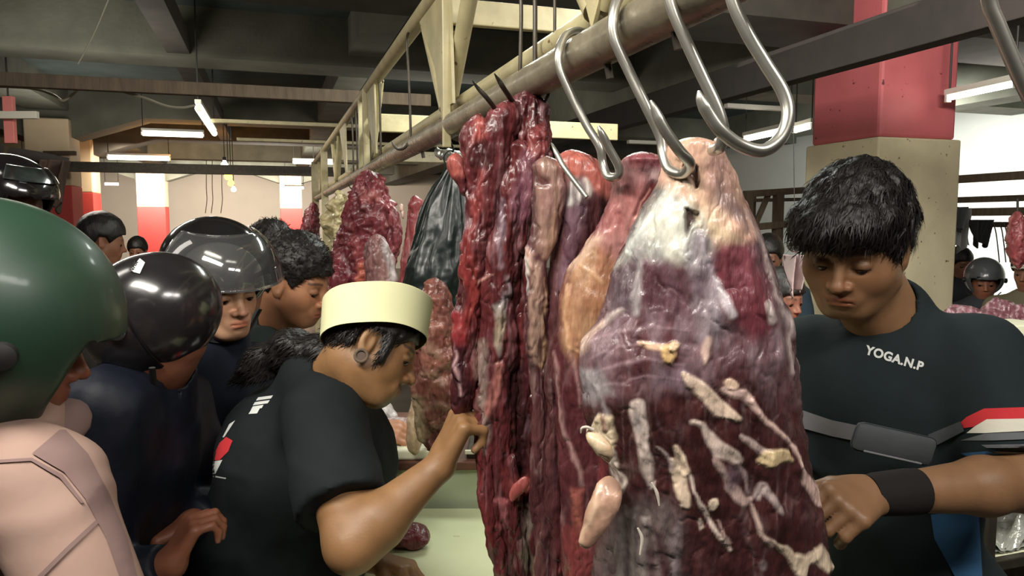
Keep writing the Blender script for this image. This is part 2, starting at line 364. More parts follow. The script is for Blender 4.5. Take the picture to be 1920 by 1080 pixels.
# ---------------------------------------------------------------- hair strands laid over a hair volume
def strands(name, V, Q, matl, parent, n, length, width, flow, lift=.003, mask=None, wob=.3):
    Nn = np.zeros_like(V); a = V[Q[:, 0]]; e1 = V[Q[:, 1]]-a; e2 = V[Q[:, 2]]-a; fn = np.cross(e1, e2)
    for i in range(4): np.add.at(Nn, Q[:, i], fn)
    Nn /= np.linalg.norm(Nn, axis=1)[:, None]+1e-12
    cand = np.arange(len(V)) if mask is None else np.nonzero(mask)[0]
    pick = rng.choice(cand, n); vs = []; fs = []
    for t, i in enumerate(pick):
        p = V[i]+Nn[i]*.001; fl = np.array(flow(V[i]), float)+rng.normal(0, wob, 3); d = nrm(fl-Nn[i]*fl.dot(Nn[i])*.9)
        s = nrm(np.cross(d, Nn[i])); L = length*rng.uniform(.6, 1.3); b = len(vs)
        for j in range(4):
            u = j/3; c = p+d*L*u+Nn[i]*lift*math.sin(u*2.2)-np.array([0, 0, L*.25*u*u]); wdt = width*(1-u)*.5+.0002
            vs += [c-s*wdt, c+s*wdt]
        fs += [(b+2*j, b+2*j+1, b+2*j+3, b+2*j+2) for j in range(3)]
    o = obj(name, vs, np.array(fs), matl, parent); o['kind'] = 'stuff'; return o
# ---------------------------------------------------------------- decals printed on a surface
def bvh_of(o):
    dg = np.zeros(3); p = o
    vs = np.array([v.co[:] for v in o.data.vertices]); off = np.zeros(3)
    while p is not None: off += np.array(p.location); p = p.parent
    return BVHTree.FromPolygons((vs+off).tolist(), [list(p.vertices) for p in o.data.polygons])
def decal(name, polys, target, matl, parent, off=.0012, step=6, holes=False):
    """polys: outlines in photo pixels; each is cut fine, laid on the target's surface and given a little thickness"""
    bv = target if isinstance(target, BVHTree) else bvh_of(target); bm = bmesh.new()
    for poly in polys:
        vs = [bm.verts.new((p[0], p[1], 0)) for p in poly]
        try: bm.faces.new(vs)
        except Exception: pass
    bmesh.ops.triangulate(bm, faces=bm.faces)
    for it in range(7):
        es = [e for e in bm.edges if e.calc_length() > step]
        if not es: break
        bmesh.ops.subdivide_edges(bm, edges=es, cuts=1, use_grid_fill=False); bmesh.ops.triangulate(bm, faces=bm.faces)
    bm.verts.index_update(); V = []; last = None
    for v in bm.verts:
        d = Vector(nrm(at(v.co.x, v.co.y, 1.)-EYE)); h = bv.ray_cast(Vector(EYE), d)
        if h[0] is None: h = (None,)
        V.append(None if h[0] is None else np.array(h[0]-d*off*1.5))
    F_ = [[q.index for q in f.verts] for f in bm.faces if all(V[q.index] is not None for q in f.verts)]; bm.free()
    V = np.array([v if v is not None else (0, 0, 0) for v in V]); used = sorted({i for f in F_ for i in f})
    if not used: return None
    mp = {a: b for b, a in enumerate(used)}
    o = obj(name, V[used], [[mp[i] for i in f] for f in F_], matl, parent, True)
    return o
def text_polys(txt, org, ux, uy, size):
    """2D text triangles mapped to photo pixels; ux, uy: directions per unit"""
    c = bpy.data.curves.new('t', 'FONT'); c.body = txt; c.size = 1; c.offset = .04; c.space_character = 1.08; t = bpy.data.objects.new('t', c); COL.objects.link(t)
    dg = bpy.context.evaluated_depsgraph_get(); me = bpy.data.meshes.new_from_object(t.evaluated_get(dg))
    out = [[(org[0]+(me.vertices[i].co.x*ux[0]+me.vertices[i].co.y*uy[0])*size, org[1]+(me.vertices[i].co.x*ux[1]+me.vertices[i].co.y*uy[1])*size) for i in p.vertices] for p in me.polygons]
    bpy.data.objects.remove(t); bpy.data.curves.remove(c); bpy.data.meshes.remove(me); return out
# ================================================================ the hall
AX = (GV, GU, GZ)
def gbox(name, v0, v1, u0, u1, z0, z1, m, parent=None, bev=0, kind='structure'):
    o = MB().box(G((v0+v1)/2, (u0+u1)/2, (z0+z1)/2), (v1-v0, u1-u0, z1-z0), AX, bev).make(name, m, parent)
    if parent is None and kind: o['kind'] = kind
    return o
gbox('floor', -12, 9.6, -6, 26.3, -.1, 0, M['floor'])
gbox('ceiling', -12.3, 9.6, -6.3, 26.3, 3.42, 3.6, M['ceiling'])
gbox('wall_far', -12, 9.3, 26, 26.3, 0, 3.42, M['wall'])
gbox('wall_right', 9.3, 9.6, -6, 26, 0, 3.42, M['wallr'])
gbox('wall_left', -12.3, -12, -6, 26, 0, 3.42, M['wall'])
gbox('wall_back', -12, 9.3, -6.3, -6, 0, 3.42, M['wallr'])
def haunch_beam(u0, u1, zb, cols, w=.9, drop=.30, m='beam'):
    """cross beam whose soffit drops in haunches at the columns"""
    pr = [(-12, zb)]
    for c0, c1 in sorted(cols): pr += [(c0-w, zb), (c0, zb-drop), (c1, zb-drop), (c1+w, zb)]
    pr += [(9.3, zb), (9.3, 3.42), (-12, 3.42)]
    o = MB().prism([G(v, u0, z) for v, z in pr], GU*(u1-u0)).make('ceiling_beam', M[m]); o['kind'] = 'structure'
haunch_beam(3.95, 4.60, 2.84, [], m='beamdark')
haunch_beam(7.0, 7.5, 3.0, [(-7.6, -7.0)])
haunch_beam(11.74, 12.3, 3.06, [(-3.15, -2.56), (3.53, 4.13), (-8, -7.4)])
haunch_beam(14.35, 14.9, 3.04, [(-3.3, -2.8), (3.5, 4.1)], m='beamdark')
haunch_beam(18.6, 19.1, 3.04, [])
haunch_beam(22.6, 23.2, 3.04, [(-3.4, -2.7), (0.2, .9), (-6.6, -6.0)])
for v0, v1, z, u0 in ((-3.1, -2.6, 3.12, 4.6), (3.55, 4.1, 2.86, -6), (7.6, 8.0, 2.95, -6), (-7.6, -7.1, 3.05, 4.6), (.7, 1.0, 3.1, 4.6)):
    gbox('ceiling_beam', v0, v1, u0, 26, z, 3.42, M['beam'])
gbox('ceiling_beam', -.80, -.62, .5, 14, 3.02, 3.2, M['beamdark'])
def column(v0, v1, u0, u1, split, ztop, top, bottom, clad=0):
    o = gbox('column', v0, v1, u0, u1, split, ztop, M[top], bev=.02)
    b = gbox('painted_base', v0-clad, v1+clad, u0-clad, u1+clad, 0, split, M[bottom], o, bev=.012)
    return o
column(3.53, 4.13, 3.70, 4.30, 2.118, 3.42, 'red', 'cream', .025)
column(-3.12, -2.58, 11.6, 12.2, 2.10, 3.0, 'creamfar', 'redfar')
column(-3.3, -2.84, 14.2, 14.8, 2.10, 3.0, 'creamfar', 'redfar')
column(-3.45, -2.75, 22.4, 23.2, 2.02, 3.0, 'creamfar', 'redfar')
column(.25, .85, 22.5, 23.2, 2.0, 3.0, 'creamfar', 'redfar')
column(3.55, 4.1, 11.8, 12.3, 2.1, 3.0, 'red', 'cream')
column(7.75, 8.2, 8.2, 8.7, 2.9, 3.2, 'red', 'red')
column(-7.5, -7.0, 6.9, 7.5, 2.1, 3.0, 'creamfar', 'redfar')
# --- small trim: conduits, wires, pink board, bars on the left
def px_box(name, x0, y0, x1, y1, Y, th, m, parent=None, bev=.004, ax=None):
    """box whose near face spans two photo corners at distance Y"""
    a, b = at(x0, y0, Y), at(x1, y1, Y); a2 = np.array([b[0], Y, a[2]])
    return MB().box((a+b)/2+np.array([0, th/2, 0]), (abs(b[0]-a[0]), th, abs(a[2]-b[2])), ax, bev).make(name, m, parent)
M['pink'] = mat('faded_pink_paint', 'e58a84', .7, var=.05)
o = px_box('painted_board', 3, 180, 27, 268, 7, .05, M['pink']); MB().tube([at(15, 181, 7.02), at(15, 181, 7.02)+[0, 0, .62]], .008, 6).make('cord', M['wire'], o); props(o, 'pink painted board hanging from the ceiling at the far left edge', 'board')
o = px_box('batten', -30, 208, 68, 222, 6.9, .05, M['fixture']); props(o, 'short pale batten crossing in front of the pink board', 'batten')
def wire(name, pts, Y, r, label, m='wirelight', cat='cable', group=None, sub=6):
    P = [at(x, y, Y if np.isscalar(Y) else Y[i]) for i, (x, y) in enumerate(pts)]
    o = MB().tube(P, r, 6, sub).make(name, M[m], smooth=True); return props(o, label, cat, group)
wire('ceiling_cable', [(-10, 162), (60, 166), (100, 178), (118, 189), (135, 178), (150, 165)], 4.0, .007, 'pale cable sagging below the long steel bar, nearest the left edge')
wire('ceiling_cable', [(222, 170), (270, 183), (310, 198), (340, 202), (365, 198)], 4.0, .007, 'pale cable sagging from the steel bar to the bright lengthwise tube lamp')
wire('hanging_wire', [(203, 0), (180, 55), (160, 95), (146, 120)], 3.5, .0035, 'thin slanting wire running down the dark ceiling at top left')
for x, l in ((387, 'leftmost'), (398, 'middle'), (416, 'rightmost')):
    wire('hanging_wire', [(x, 300), (x, 352), (x+1, 375), (x-2, 400)], 18.85+.1, .009, l+' of the three thin wires dangling before the far white wall', 'wire')
# --- long steel bars across the hall (run along the cross direction)
def vbar(name, px, py, Y, th, hgt, v0, v1, m, label):
    p = at(px, py, Y); v, u = p@GV, p@GU
    o = gbox(name, v0, v1, u, u+th, p[2]-hgt, p[2], m, None, .004, None); return props(o, label, 'bar')
vbar('steel_bar', 0, 134, 3.75, .05, .068, -4.2, .9, M['wood'], 'long grey-brown steel bar crossing under the ceiling above the helmets')
vbar('steel_bar', 200, 304, 9.5, .1, .125, -5.4, 1.0, M['darksteel'], 'long dark bar crossing the hall below the row of lamps')
vbar('steel_bar', 400, 222, 6.9, .05, .035, -.5, 2.2, M['pipe'], 'upper thin pale bar under the beams, left of the meat rack')
vbar('steel_bar', 480, 259, 7.4, .05, .03, -.3, 2.2, M['pipe'], 'lower thin pale bar under the beams, left of the meat rack')
for px, py, Y, l in ((1365, 193, 6.2, 'upper'), (1180, 262, 7.6, 'lower')):
    p = at(px, py, Y); v, u = p@GV, p@GU
    o = gbox('pale_strip', v, v+.55, u, u+.06, p[2]-.035, p[2], M['fixture'], None, .004, None); props(o, l+' of the two pale strips under the ceiling seen between the steel hooks', 'bar')
# dark joist along the hall in front of the red and cream column
v = 2.62*.952
o = gbox('wooden_joist', v-.045, v+.045, -1.2, 9.0, 1.6+.265*2.62, 1.6+.332*2.62, M['joist'], None, .004, None)
props(o, 'long dark brown joist passing in front of the red and cream column', 'joist')
# --- tube lamps
bpy.context.view_layer.update(); DG = bpy.context.evaluated_depsgraph_get()
def up_to(p, far=3.42):
    h = S.ray_cast(DG, Vector(p), Vector((0, 0, 1))); return min(far, h[1].z) if h[0] else far
def tube_lamp(px0, py0, px1, py1, Y, label, warm=False, group='fluorescent tubes of the hall', r=.016, along=None):
    a = at(px0, py0, Y)
    if along is None:
        k = (px1-960)/F; # second end on the cross direction through a
        t = (k*a[1]-a[0])/(GV[0]-k*GV[1]); b = a+GV*t
    else:
        b = np.array(along)
    d = nrm(b-a); r = max(r, .033) if Y > 9 else r; t = thing('tube_lamp', label, 'lamp', (a+b)/2, group)  # far tubes made thicker, their glow put into the shape
    MB().tube([a, b], r, 10).make('glass_tube', M['tubew' if warm else 'tube'], t, True)
    sd = nrm(np.cross(d, (0, 0, 1)))
    hs_ = MB().box((a+b)/2+np.array([0, 0, r+.022]), (np.linalg.norm(b-a)+.04, .05, .035), (d, sd, np.cross(sd, d)*-1), .005).make('lamp_housing', M['fixture'], t)
    for e, s_ in ((a, -1), (b, 1)):
        MB().box(e+d*s_*.012, (.022, .034, .05), (d, sd, np.array([0, 0, 1.])), .003).make('end_cap', M['fixture'], hs_)
    # hanging rod
    for e in (a, b):
        MB().tube([e+np.array([0, 0, .05]), np.array([e[0], e[1], up_to(e+np.array([0, 0, .06]))])], .006, 6).make('rod', M['wire'], t)
    return t
tube_lamp(268, 250, 388, 256, 10.2, 'longest white tube lamp on the left, under the orange lit beam')
tube_lamp(203, 295, 324, 299, 11.5, 'white tube lamp just above the long dark bar on the left')
tube_lamp(42, 288, 74, 290, 12.5, 'warm orange tube lamp at the far left above the helmets', True)
tube_lamp(197, 345, 228, 346, 19, 'short far tube lamp beside the rounded cream and red column')
tube_lamp(551, 304, 592, 305, 14.5, 'left one of the pair of far tube lamps beside the rack post')
tube_lamp(608, 305, 634, 306, 14.5, 'right one of the pair of far tube lamps beside the rack post')
tube_lamp(535, 352, 572, 353, 20, 'lowest far tube lamp, in front of the far white wall near the rack')
pa = at(372, 203, 6.0)
tube_lamp(372, 203, 0, 0, 6.0, 'bright tube lamp seen lengthwise under the brown beam', r=.028, along=pa+GU*1.75)
k1 = at(1780, 184, 3.9); tube_lamp(1780, 184, 0, 0, 4.6, 'bright tube lamp right of the red and cream column', r=.014, along=at(1903, 158, 4.1))
tube_lamp(1398, 261, 0, 0, 6.8, 'tube lamp seen through the loop of the nearest steel hook', r=.022, along=at(1482, 243, 6.1))
tube_lamp(1492, 244, 0, 0, 6.4, 'short tube lamp beside the left edge of the red column', r=.022, along=at(1522, 236, 6.2))
def bulb(px, py, Y, r, label, amber):
    p = at(px, py, Y); t = thing('light_bulb', label, 'lamp', p, 'small bulbs below the beams')
    m = MB(); m.tube([p+np.array([0, 0, z]) for z in (-r, -r*.9, -r*.4, r*.3, r*.9, r*1.3)], [r*.2, r*.6, r, r*.95, r*.5, r*.4], 12, 2).make('globe', M['bulb'] if amber else M['tube'], t, True)
    MB().tube([p+np.array([0, 0, r*1.3]), p+np.array([0, 0, r*2.2])], r*.45, 8).make('socket', M['wire'], t)
    MB().tube([p+np.array([0, 0, r*2]), np.array([p[0], p[1], up_to(p+np.array([0, 0, r*2.2]))])], .006, 5).make('cord', M['wire'], t)
bulb(421, 310, 11, .055, 'small white bulb above the amber bulbs', False)
bulb(428, 330, 11.3, .06, 'upper amber bulb hanging below the dark bar', True)
bulb(433, 343, 11.8, .05, 'lower amber bulb hanging below the dark bar', True)
bulb(438, 355, 12, .04, 'small white bulb under the amber bulbs', False)
# ================================================================ the meat rack
RO = .48
def RK(y, z, off=0): return np.array([RO+off-.321*y, y, z])
def yrail(px, off=0): return (RO+off)*F/(px-510)
ZM, ZL, ZB = 1.853, 2.232, 1.918
rack = thing('meat_rack', 'cream painted pipe rack running away from the camera with meat on its rail', 'rack', (0, 1.5, 0))
MB().tube([RK(.25, ZM), RK(.9, ZM), RK(2, ZM), RK(4.5, ZM), RK(8.2, ZM)], .0305, 24).make('hook_rail', M['rail'], rack, True)
MB().tube([RK(.3, ZL), RK(3, ZL), RK(8.3, ZL)], .026, 20).make('top_rail', M['pipe'], rack, True)
MB().tube([RK(.25, ZB, .045), RK(3, ZB, .045), RK(8.2, ZB, .045)], .024, 20).make('rear_rail', M['pipe'], rack, True)
def plate(pts, off, th=.006):
    """flat plate in the rack's upright plane; pts: (distance, height)"""
    MB().prism([RK(y, z, off) for y, z in pts], GV*th).make('gusset_plate', M['pipe'], rack)
# webs between the rear and top rails: pairs of pipes meeting in a V with gusset plates
def web(y0, z0, y1, z1, r=.021, off=.02):
    MB().tube([RK(y0, z0, off), RK(y1, z1, off)], r, 16).make('diagonal_brace', M['pipe'], rack, True)
for yb in (1.13, 2.1, 3.7, 5.6, 7.3):
    web(yb, ZB, yb-.30, ZL); web(yb+.03, ZB, yb+.30, ZL)
    plate([(yb-.14, ZB+.17), (yb+.0, ZB-.035), (yb+.11, ZB+.17), (yb+.05, ZB+.12)], .0)
for yt in (2.06, 3.45, 4.75):
    plate([(yt+.28, ZL-.02), (yt-.10, ZL-.02), (yt-.13, ZL-.33), (yt-.08, ZL-.33)], -.012, .008)
for py_, w in ((3.62, .03), (3.85, .022), (6.5, .04), (7.9, .05)):
    MB().box((RK(py_, ZL, -.01)+RK(py_, 0, -.01))/2, (w*1.4, w, ZL), AX, .003).make('post', M['pipe'], rack)
MB().box((RK(1.96, ZL, -.02)+RK(1.96, ZM-.06, -.02))/2, (.022, .014, ZL-ZM+.06), AX, .003).make('hanger', M['pipe'], rack)
MB().tube([RK(2.1, 2.24), RK(1.75, 2.62), RK(1.5, 2.9)], .03, 16).make('diagonal_brace', M['pipe'], rack, True)
# crossbars behind the rail
for y0, z0, v1, h in ((3.62, 2.075, 1.30, .085), (2.3, 2.235, .66, .075), (5.6, 2.1, 1.2, .08)):
    p = RK(y0, z0); v, u = p@GV, p@GU
    MB().box(G(v+v1/2, u, z0), (v1, .03, h), AX, .004).make('crossbar', M['pipe'], rack)
# pegs welded under the hook rail
for px in (1132, 1255, 792):
    y = yrail(px); MB().tube([RK(y, ZM-.02), RK(y, ZM-.05, .006)], .0055, 8).make('peg', M['darksteel'], rack, True)
# ---------------------------------------------------------------- hooks
def hook(pts, r, label, m='steel', tip=True, group='meat hooks on the rack', sub=8, tipn=5):
    P = np.array([at(*p) for p in pts]); rr = np.full(len(P), r); P, rr = smooth_path(P, rr, sub)
    if tip:
        k = tipn*sub//3; rr[-k:] *= np.linspace(1, .12, k)**.7
    o = MB().tube(P, rr, 12).make('meat_hook', M[m], smooth=True); return props(o, label, 'hook', group)
hook([(1102, 108, 1.20), (1108, 70, 1.20), (1088, 58, 1.18), (1062, 66, 1.15), (1048, 95, 1.13), (1050, 130, 1.125), (1072, 180, 1.12), (1100, 235, 1.11), (1124, 275, 1.10), (1130, 305, 1.10),
      (1140, 330, 1.09), (1158, 330, 1.075), (1160, 312, 1.07), (1140, 275, 1.065), (1128, 250, 1.06), (1122, 236, 1.06)], .0062, 'steel hook farthest down the rail, its point standing clear above the pinkish cut')
hook([(1200, 60, 1.02), (1212, 10, 1.02), (1190, -22, 1.0), (1163, -8, .975), (1150, 28, .96), (1152, 72, .955), (1180, 135, .95), (1212, 200, .94), (1238, 255, .935), (1244, 290, .93),
      (1256, 318, .915), (1282, 325, .895), (1293, 306, .875), (1272, 280, .865), (1244, 240, .86), (1229, 208, .86), (1220, 188, .86)], .0066, 'steel hook whose point pierces the pale top of the big foreground leg')
hook([(1300, -20, .90), (1310, -70, .90), (1288, -92, .88), (1262, -70, .86), (1252, -30, .85), (1262, 20, .845), (1290, 85, .84), (1318, 145, .835), (1346, 205, .83), (1356, 245, .83),
      (1350, 276, .84), (1336, 282, .87)], .0066, 'third steel hook from the left, bending behind the top of the big leg', tip=False)
hook([(1440, -95, .80), (1445, -140, .79), (1420, -160, .77), (1386, -140, .75), (1366, -80, .745), (1372, -5, .74), (1400, 60, .735), (1436, 120, .73), (1468, 172, .725), (1478, 215, .72), (1464, 258, .715), (1430, 282, .71),
      (1388, 272, .705), (1352, 245, .70), (1330, 215, .70), (1315, 188, .70), (1310, 170, .70)], .0064, 'nearest steel hook, empty, with its wide loop open against the red column')
hook([(1905, -60, .72), (1875, -80, .71), (1852, -40, .70), (1856, 10, .70), (1872, 50, .70), (1895, 105, .70), (1915, 150, .70), (1935, 190, .70)], .0068, 'blurred steel hook at the upper right corner', tip=False)
# long dark hooks hung from the top rail
hook([(986, -150, 1.44), (976, -175, 1.43), (970, -140, 1.42), (977, 0, 1.395), (976, 90, 1.39), (974, 165, 1.39), (972, 205, 1.39)], .0036, 'leftmost of the long thin hooks going down into the dark red bundle', 'darksteel', False)
hook([(1012, -160, 1.42), (1002, -180, 1.41), (998, -140, 1.40), (1003, 0, 1.385), (1003, 90, 1.38), (1004, 170, 1.38), (1000, 210, 1.38)], .0042, 'middle long hook going straight down into the dark red bundle', 'darksteel', False)
hook([(1050, -160, 1.38), (1042, -180, 1.37), (1036, -140, 1.36), (1040, 0, 1.35), (1039, 110, 1.345), (1036, 150, 1.34), (1027, 180, 1.34), (1018, 195, 1.35)], .0028, 'thin wire hook curling into the right side of the dark red bundle', 'darksteel', False)
hook([(945, 228, 1.36), (935, 213, 1.33), (914, 185, 1.30), (896, 165, 1.29), (886, 151, 1.28)], .0042, 'short dark hook point sticking up left from the bundle, the longer one', 'darksteel')
hook([(965, 196, 1.36), (958, 186, 1.33), (944, 165, 1.30), (935, 150, 1.29), (927, 138, 1.28)], .0045, 'short dark hook point sticking up from the bundle, just right of the longer one', 'darksteel')
hook([(1100, 370, 1.1), (1062, 320, 1.12), (1050, 300, 1.13), (1040, 280, 1.14), (1034, 268, 1.15)], .004, 'thin steel hook in the folded top of the tan and red cut', 'steel')
hook([(774, 62, 2.53), (768, 60, 2.50), (763, 75, 2.46), (766, 140, 2.46), (769, 210, 2.46), (769, 255, 2.46), (760, 276, 2.45), (747, 280, 2.44), (738, 272, 2.44), (734, 264, 2.44)], .0042, 'long empty hook on the top rail with its bend left of the rail', 'darksteel')
for x0, y1, Y, l in ((712, 310, 3.35, 'rightmost'), (694, 330, 3.6, 'second from the right'), (684, 325, 3.8, 'third from the right'), (668, 318, 4.15, 'fourth from the right'), (661, 345, 4.4, 'leftmost')):
    yt = int(417-(ZL-1.6)*F/Y)
    hook([(x0+6, yt+3, Y), (x0+3, yt-16, Y), (x0-2, yt-10, Y-.03), (x0, yt+30, Y-.04), (x0+1, (yt+y1)/2, Y-.04), (x0+2, y1, Y-.04), (x0-3, y1+8, Y-.05), (x0-8, y1, Y-.05)], .005, l+' of the cluster of long hooks high on the far rack', 'darksteel')
# ================================================================ meat
def seg2(x, y, p, q, wa, wb):
    dx, dy = q[0]-p[0], q[1]-p[1]; t = np.clip(((x-p[0])*dx+(y-p[1])*dy)/(dx*dx+dy*dy+1e-9), 0, 1)
    return np.hypot(x-p[0]-t*dx, y-p[1]-t*dy)-(wa+(wb-wa)*t)
def poly2(x, y, P):
    d = np.full(len(x), 1e9); ins = np.zeros(len(x), bool); n = len(P)
    for i in range(n):
        a, b = P[i], P[(i+1) % n]; d = np.minimum(d, seg2(x, y, a, b, 0, 0))
        c = (a[1] > y) != (b[1] > y); ins ^= c & (x < (b[0]-a[0])*(y-a[1])/(b[1]-a[1]+1e-9)+a[0])
    return np.where(ins, -d, d)
def dull(c):
    c = lin(c); g = c.mean(); return c*.86+g*.14
class Paint:
    """colour and relief of a piece of meat, laid out on its front in photo pixels"""
    def __init__(s, c1, c2, c3=None, fascia='b08f8a', fam=.35, fx=.035, fy=.008, seed=0, warp=5):
        s.c = [dull(c) for c in (c1, c2, c3 or c2)]; s.fa = dull(fascia); s.fam = fam; s.fx, s.fy, s.seed, s.warp = fx, fy, seed, warp; s.L = []
    def blob(s, cx, cy, rx, ry, col, k=.9, soft=.35, rot=0, bump=0): s.L.append(('b', cx, cy, rx, ry, dull(col), k, soft, math.radians(rot), bump)); return s
    def stroke(s, pts, col, k=.95, soft=2.5, bump=.0012): pts = [(p[0], p[1], p[2]*1.4) for p in pts]; s.L.append(('s', pts, dull(col), k, soft, bump)); return s
    def poly(s, P, col, k=.95, soft=7, bump=0, tex=None): s.L.append(('p', P, dull(col), k, soft, bump, dull(tex) if tex else None)); return s
    def __call__(s, x, y, front):
        n = len(x); Z = np.zeros(n); q = lambda ax, ay, o: np.stack([x*ax+o+s.seed, y*ay+o*2.7, Z+o+front*3], 1)
        m = np.clip(.5+1.5*fbm(q(s.fx, s.fy, 3.1), 4), 0, 1)[:, None]; m2 = np.clip(.5+1.6*fbm(q(s.fx*2.2, s.fy*1.6, 9.3), 3), 0, 1)[:, None]
        c = s.c[0]*(1-m)+s.c[1]*m; c = c*(1-m2*.6)+s.c[2]*m2*.6
        r = 1-np.abs(fbm(q(s.fx*1.5, s.fy*1.1, 17), 3))*5; r = np.clip(r, 0, 1)**2*s.fam*np.clip(.5+2*fbm(q(.012, .01, 5), 2), 0, 1)
        c = c*(1-r[:, None])+s.fa*r[:, None]; b = np.zeros(n)
        wx = x+fbm(q(.035, .022, 21), 3)*s.warp*1.9; wy = y+fbm(q(.03, .03, 33), 2)*s.warp*2
        for l in s.L:
            if l[0] == 'b':
                _, cx, cy, rx, ry, col, k, soft, rot, bp = l; dx, dy = wx-cx, wy-cy; u = dx*math.cos(rot)+dy*math.sin(rot); v = -dx*math.sin(rot)+dy*math.cos(rot)
                w_ = np.clip((1-np.hypot(u/rx, v/ry))/soft+.5, 0, 1)
            elif l[0] == 's':
                _, pts, col, k, soft, bp = l; d = np.full(n, 1e9)
                for a, e in zip(pts[:-1], pts[1:]): d = np.minimum(d, seg2(wx, wy, a, e, a[2], e[2]))
                w_ = np.clip(.5-d/soft/2, 0, 1)
            else:
                _, P, col, k, soft, bp, tex = l; w_ = np.clip(.5-poly2(wx, wy, P)/soft/2, 0, 1)
                if tex is not None:
                    t = np.clip(.5+2*fbm(q(s.fx*1.3, s.fy*1.3, 41), 4), 0, 1)[:, None]; col = col*(1-t)+tex*t
            w_ = w_*front; f = (w_*k)[:, None]; c = c*(1-f)+col*f; b += w_*bp
        return c, b
def slab(name, rows, parent, paint, nf=60, nb=24, step=3., relief=.004, rf=(60, 14), matl=None, sq=1.0, seed=0, ends=(18, 18), bumpy=.003, crease=.9):
    """closed body; rows: (py, x_left, x_right, distance, half thickness) in photo pixels at that distance"""
    R_ = np.array(rows, float); ys = np.arange(R_[0, 0], R_[-1, 0]+.1, step); t = ys
    def ip(k):
        o = np.interp(t, R_[:, 0], R_[:, k]); kk = max(3, int(24/step)) | 1; pad = np.pad(o, kk//2, mode='edge'); return np.convolve(pad, np.ones(kk)/kk, 'valid')[:len(t)]
    xl, xr, Y, H = ip(1), ip(2), ip(3), ip(4); e = np.minimum((ys-ys[0])/ends[0], (ys[-1]-ys)/ends[1]); e = np.sqrt(np.clip(1-(1-np.clip(e, 0, 1))**2, 0, 1)); e[0] = e[-1] = .03
    th = np.concatenate([np.linspace(0, PI, nf, endpoint=False), np.linspace(PI, 2*PI, nb, endpoint=False)]); n = len(th)
    ct, st = np.cos(th), np.sin(th); ct = np.sign(ct)*np.abs(ct)**sq; st = np.sign(st)*np.abs(st)**sq
    A = np.array([[at(xl[i], ys[i], Y[i]), at(xr[i], ys[i], Y[i])] for i in range(len(ys))]); c = A.mean(1); a = (A[:, 1, 0]-A[:, 0, 0])/2*e; H = H*e
    X = c[:, 0][:, None]+a[:, None]*ct; Yy = Y[:, None]-H[:, None]*st; Zz = np.repeat(c[:, 2][:, None], n, 1)
    V = np.stack([X, Yy, Zz], -1).reshape(-1, 3)
    N_ = np.stack([np.broadcast_to(ct*H[:, None], X.shape), np.broadcast_to(-st*a[:, None], X.shape), np.zeros_like(X)], -1).reshape(-1, 3); N_ /= np.linalg.norm(N_, axis=1)[:, None]+1e-9
    px = ((xl+xr)/2)[:, None]+((xr-xl)/2)[:, None]*ct*1.0; py = np.repeat(ys[:, None], n, 1); fr = np.clip(np.broadcast_to(st, X.shape)*6+1, 0, 1).ravel()
    # width of the silhouette sits at distance Y; the bulging front is nearer, so look the pixel up from the real point
    pxr, pyr = to_px(V); u = np.clip(np.broadcast_to(st, X.shape).ravel()*4, 0, 1); pxx = px.ravel()*(1-u)+pxr*u; pyy = py.ravel()*(1-u)+pyr*u
    cols, b = paint(pxx, pyy, fr)
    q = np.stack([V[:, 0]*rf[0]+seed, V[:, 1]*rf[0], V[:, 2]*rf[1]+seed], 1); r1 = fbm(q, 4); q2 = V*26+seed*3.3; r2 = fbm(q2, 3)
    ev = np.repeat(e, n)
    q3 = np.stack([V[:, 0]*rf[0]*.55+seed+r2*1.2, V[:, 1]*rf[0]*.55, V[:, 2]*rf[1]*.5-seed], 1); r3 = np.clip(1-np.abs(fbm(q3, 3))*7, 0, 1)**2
    V = V+N_*((r1*relief*2+r2*bumpy*2-r3*relief*crease)*ev+b*ev)[:, None]; cols = cols*(1-.35*np.clip(r3*crease, 0, 1)[:, None]*(relief > .0028))  # shade in the creases is also put into the colour
    m = len(ys); i, j = np.meshgrid(np.arange(m-1), np.arange(n), indexing='ij'); i, j = i.ravel(), j.ravel(); j2 = (j+1) % n
    Q = np.stack([i*n+j, i*n+j2, (i+1)*n+j2, (i+1)*n+j], 1)
    return obj(name, V, Q, matl or M['meat'], parent, True, cols)
def strand(name, pts, parent, paint, **k):
    """pts: (px, py, half width px, distance, half thickness)"""
    return slab(name, [(p[1], p[0]-p[2], p[0]+p[2], p[3], p[4]) for p in pts], parent, paint, **k)
# ---------------------------------------------------------------- A: the big leg in front
A = Paint('42201f', '542b2c', '2e1617', '98807e', .28, .03, .012, 1, 5)
A.poly([(1195, 440), (1320, 330), (1420, 420), (1500, 700), (1500, 760), (1440, 745), (1400, 690), (1340, 700), (1260, 640), (1100, 700), (1090, 620), (1150, 500)], '6a454b', .8, 22, tex='866c74')
A.poly([(1090, 650), (1170, 590), (1330, 640), (1340, 720), (1240, 740), (1090, 760)], '5c3338', .7, 16, tex='82666c')
A.poly([(1240, 340), (1330, 330), (1345, 470), (1300, 500), (1190, 485), (1150, 500), (1200, 400)], 'bfbbab', .95, 12, tex='97958e')
A.poly([(1215, 240), (1370, 240), (1420, 440), (1400, 455), (1345, 445), (1325, 400), (1300, 385), (1250, 350), (1225, 345)], 'd8b090', .97, 9, tex='cfa086')
A.poly([(1325, 270), (1372, 290), (1395, 390), (1410, 440), (1370, 400), (1330, 350)], 'b98b80', .8, 12, tex='a77f78')
A.poly([(1345, 345), (1395, 400), (1400, 430), (1340, 380)], '8e7673', .7, 9)
A.poly([(1320, 395), (1350, 430), (1400, 452), (1350, 470), (1325, 440)], 'd8bc96', .95, 6)
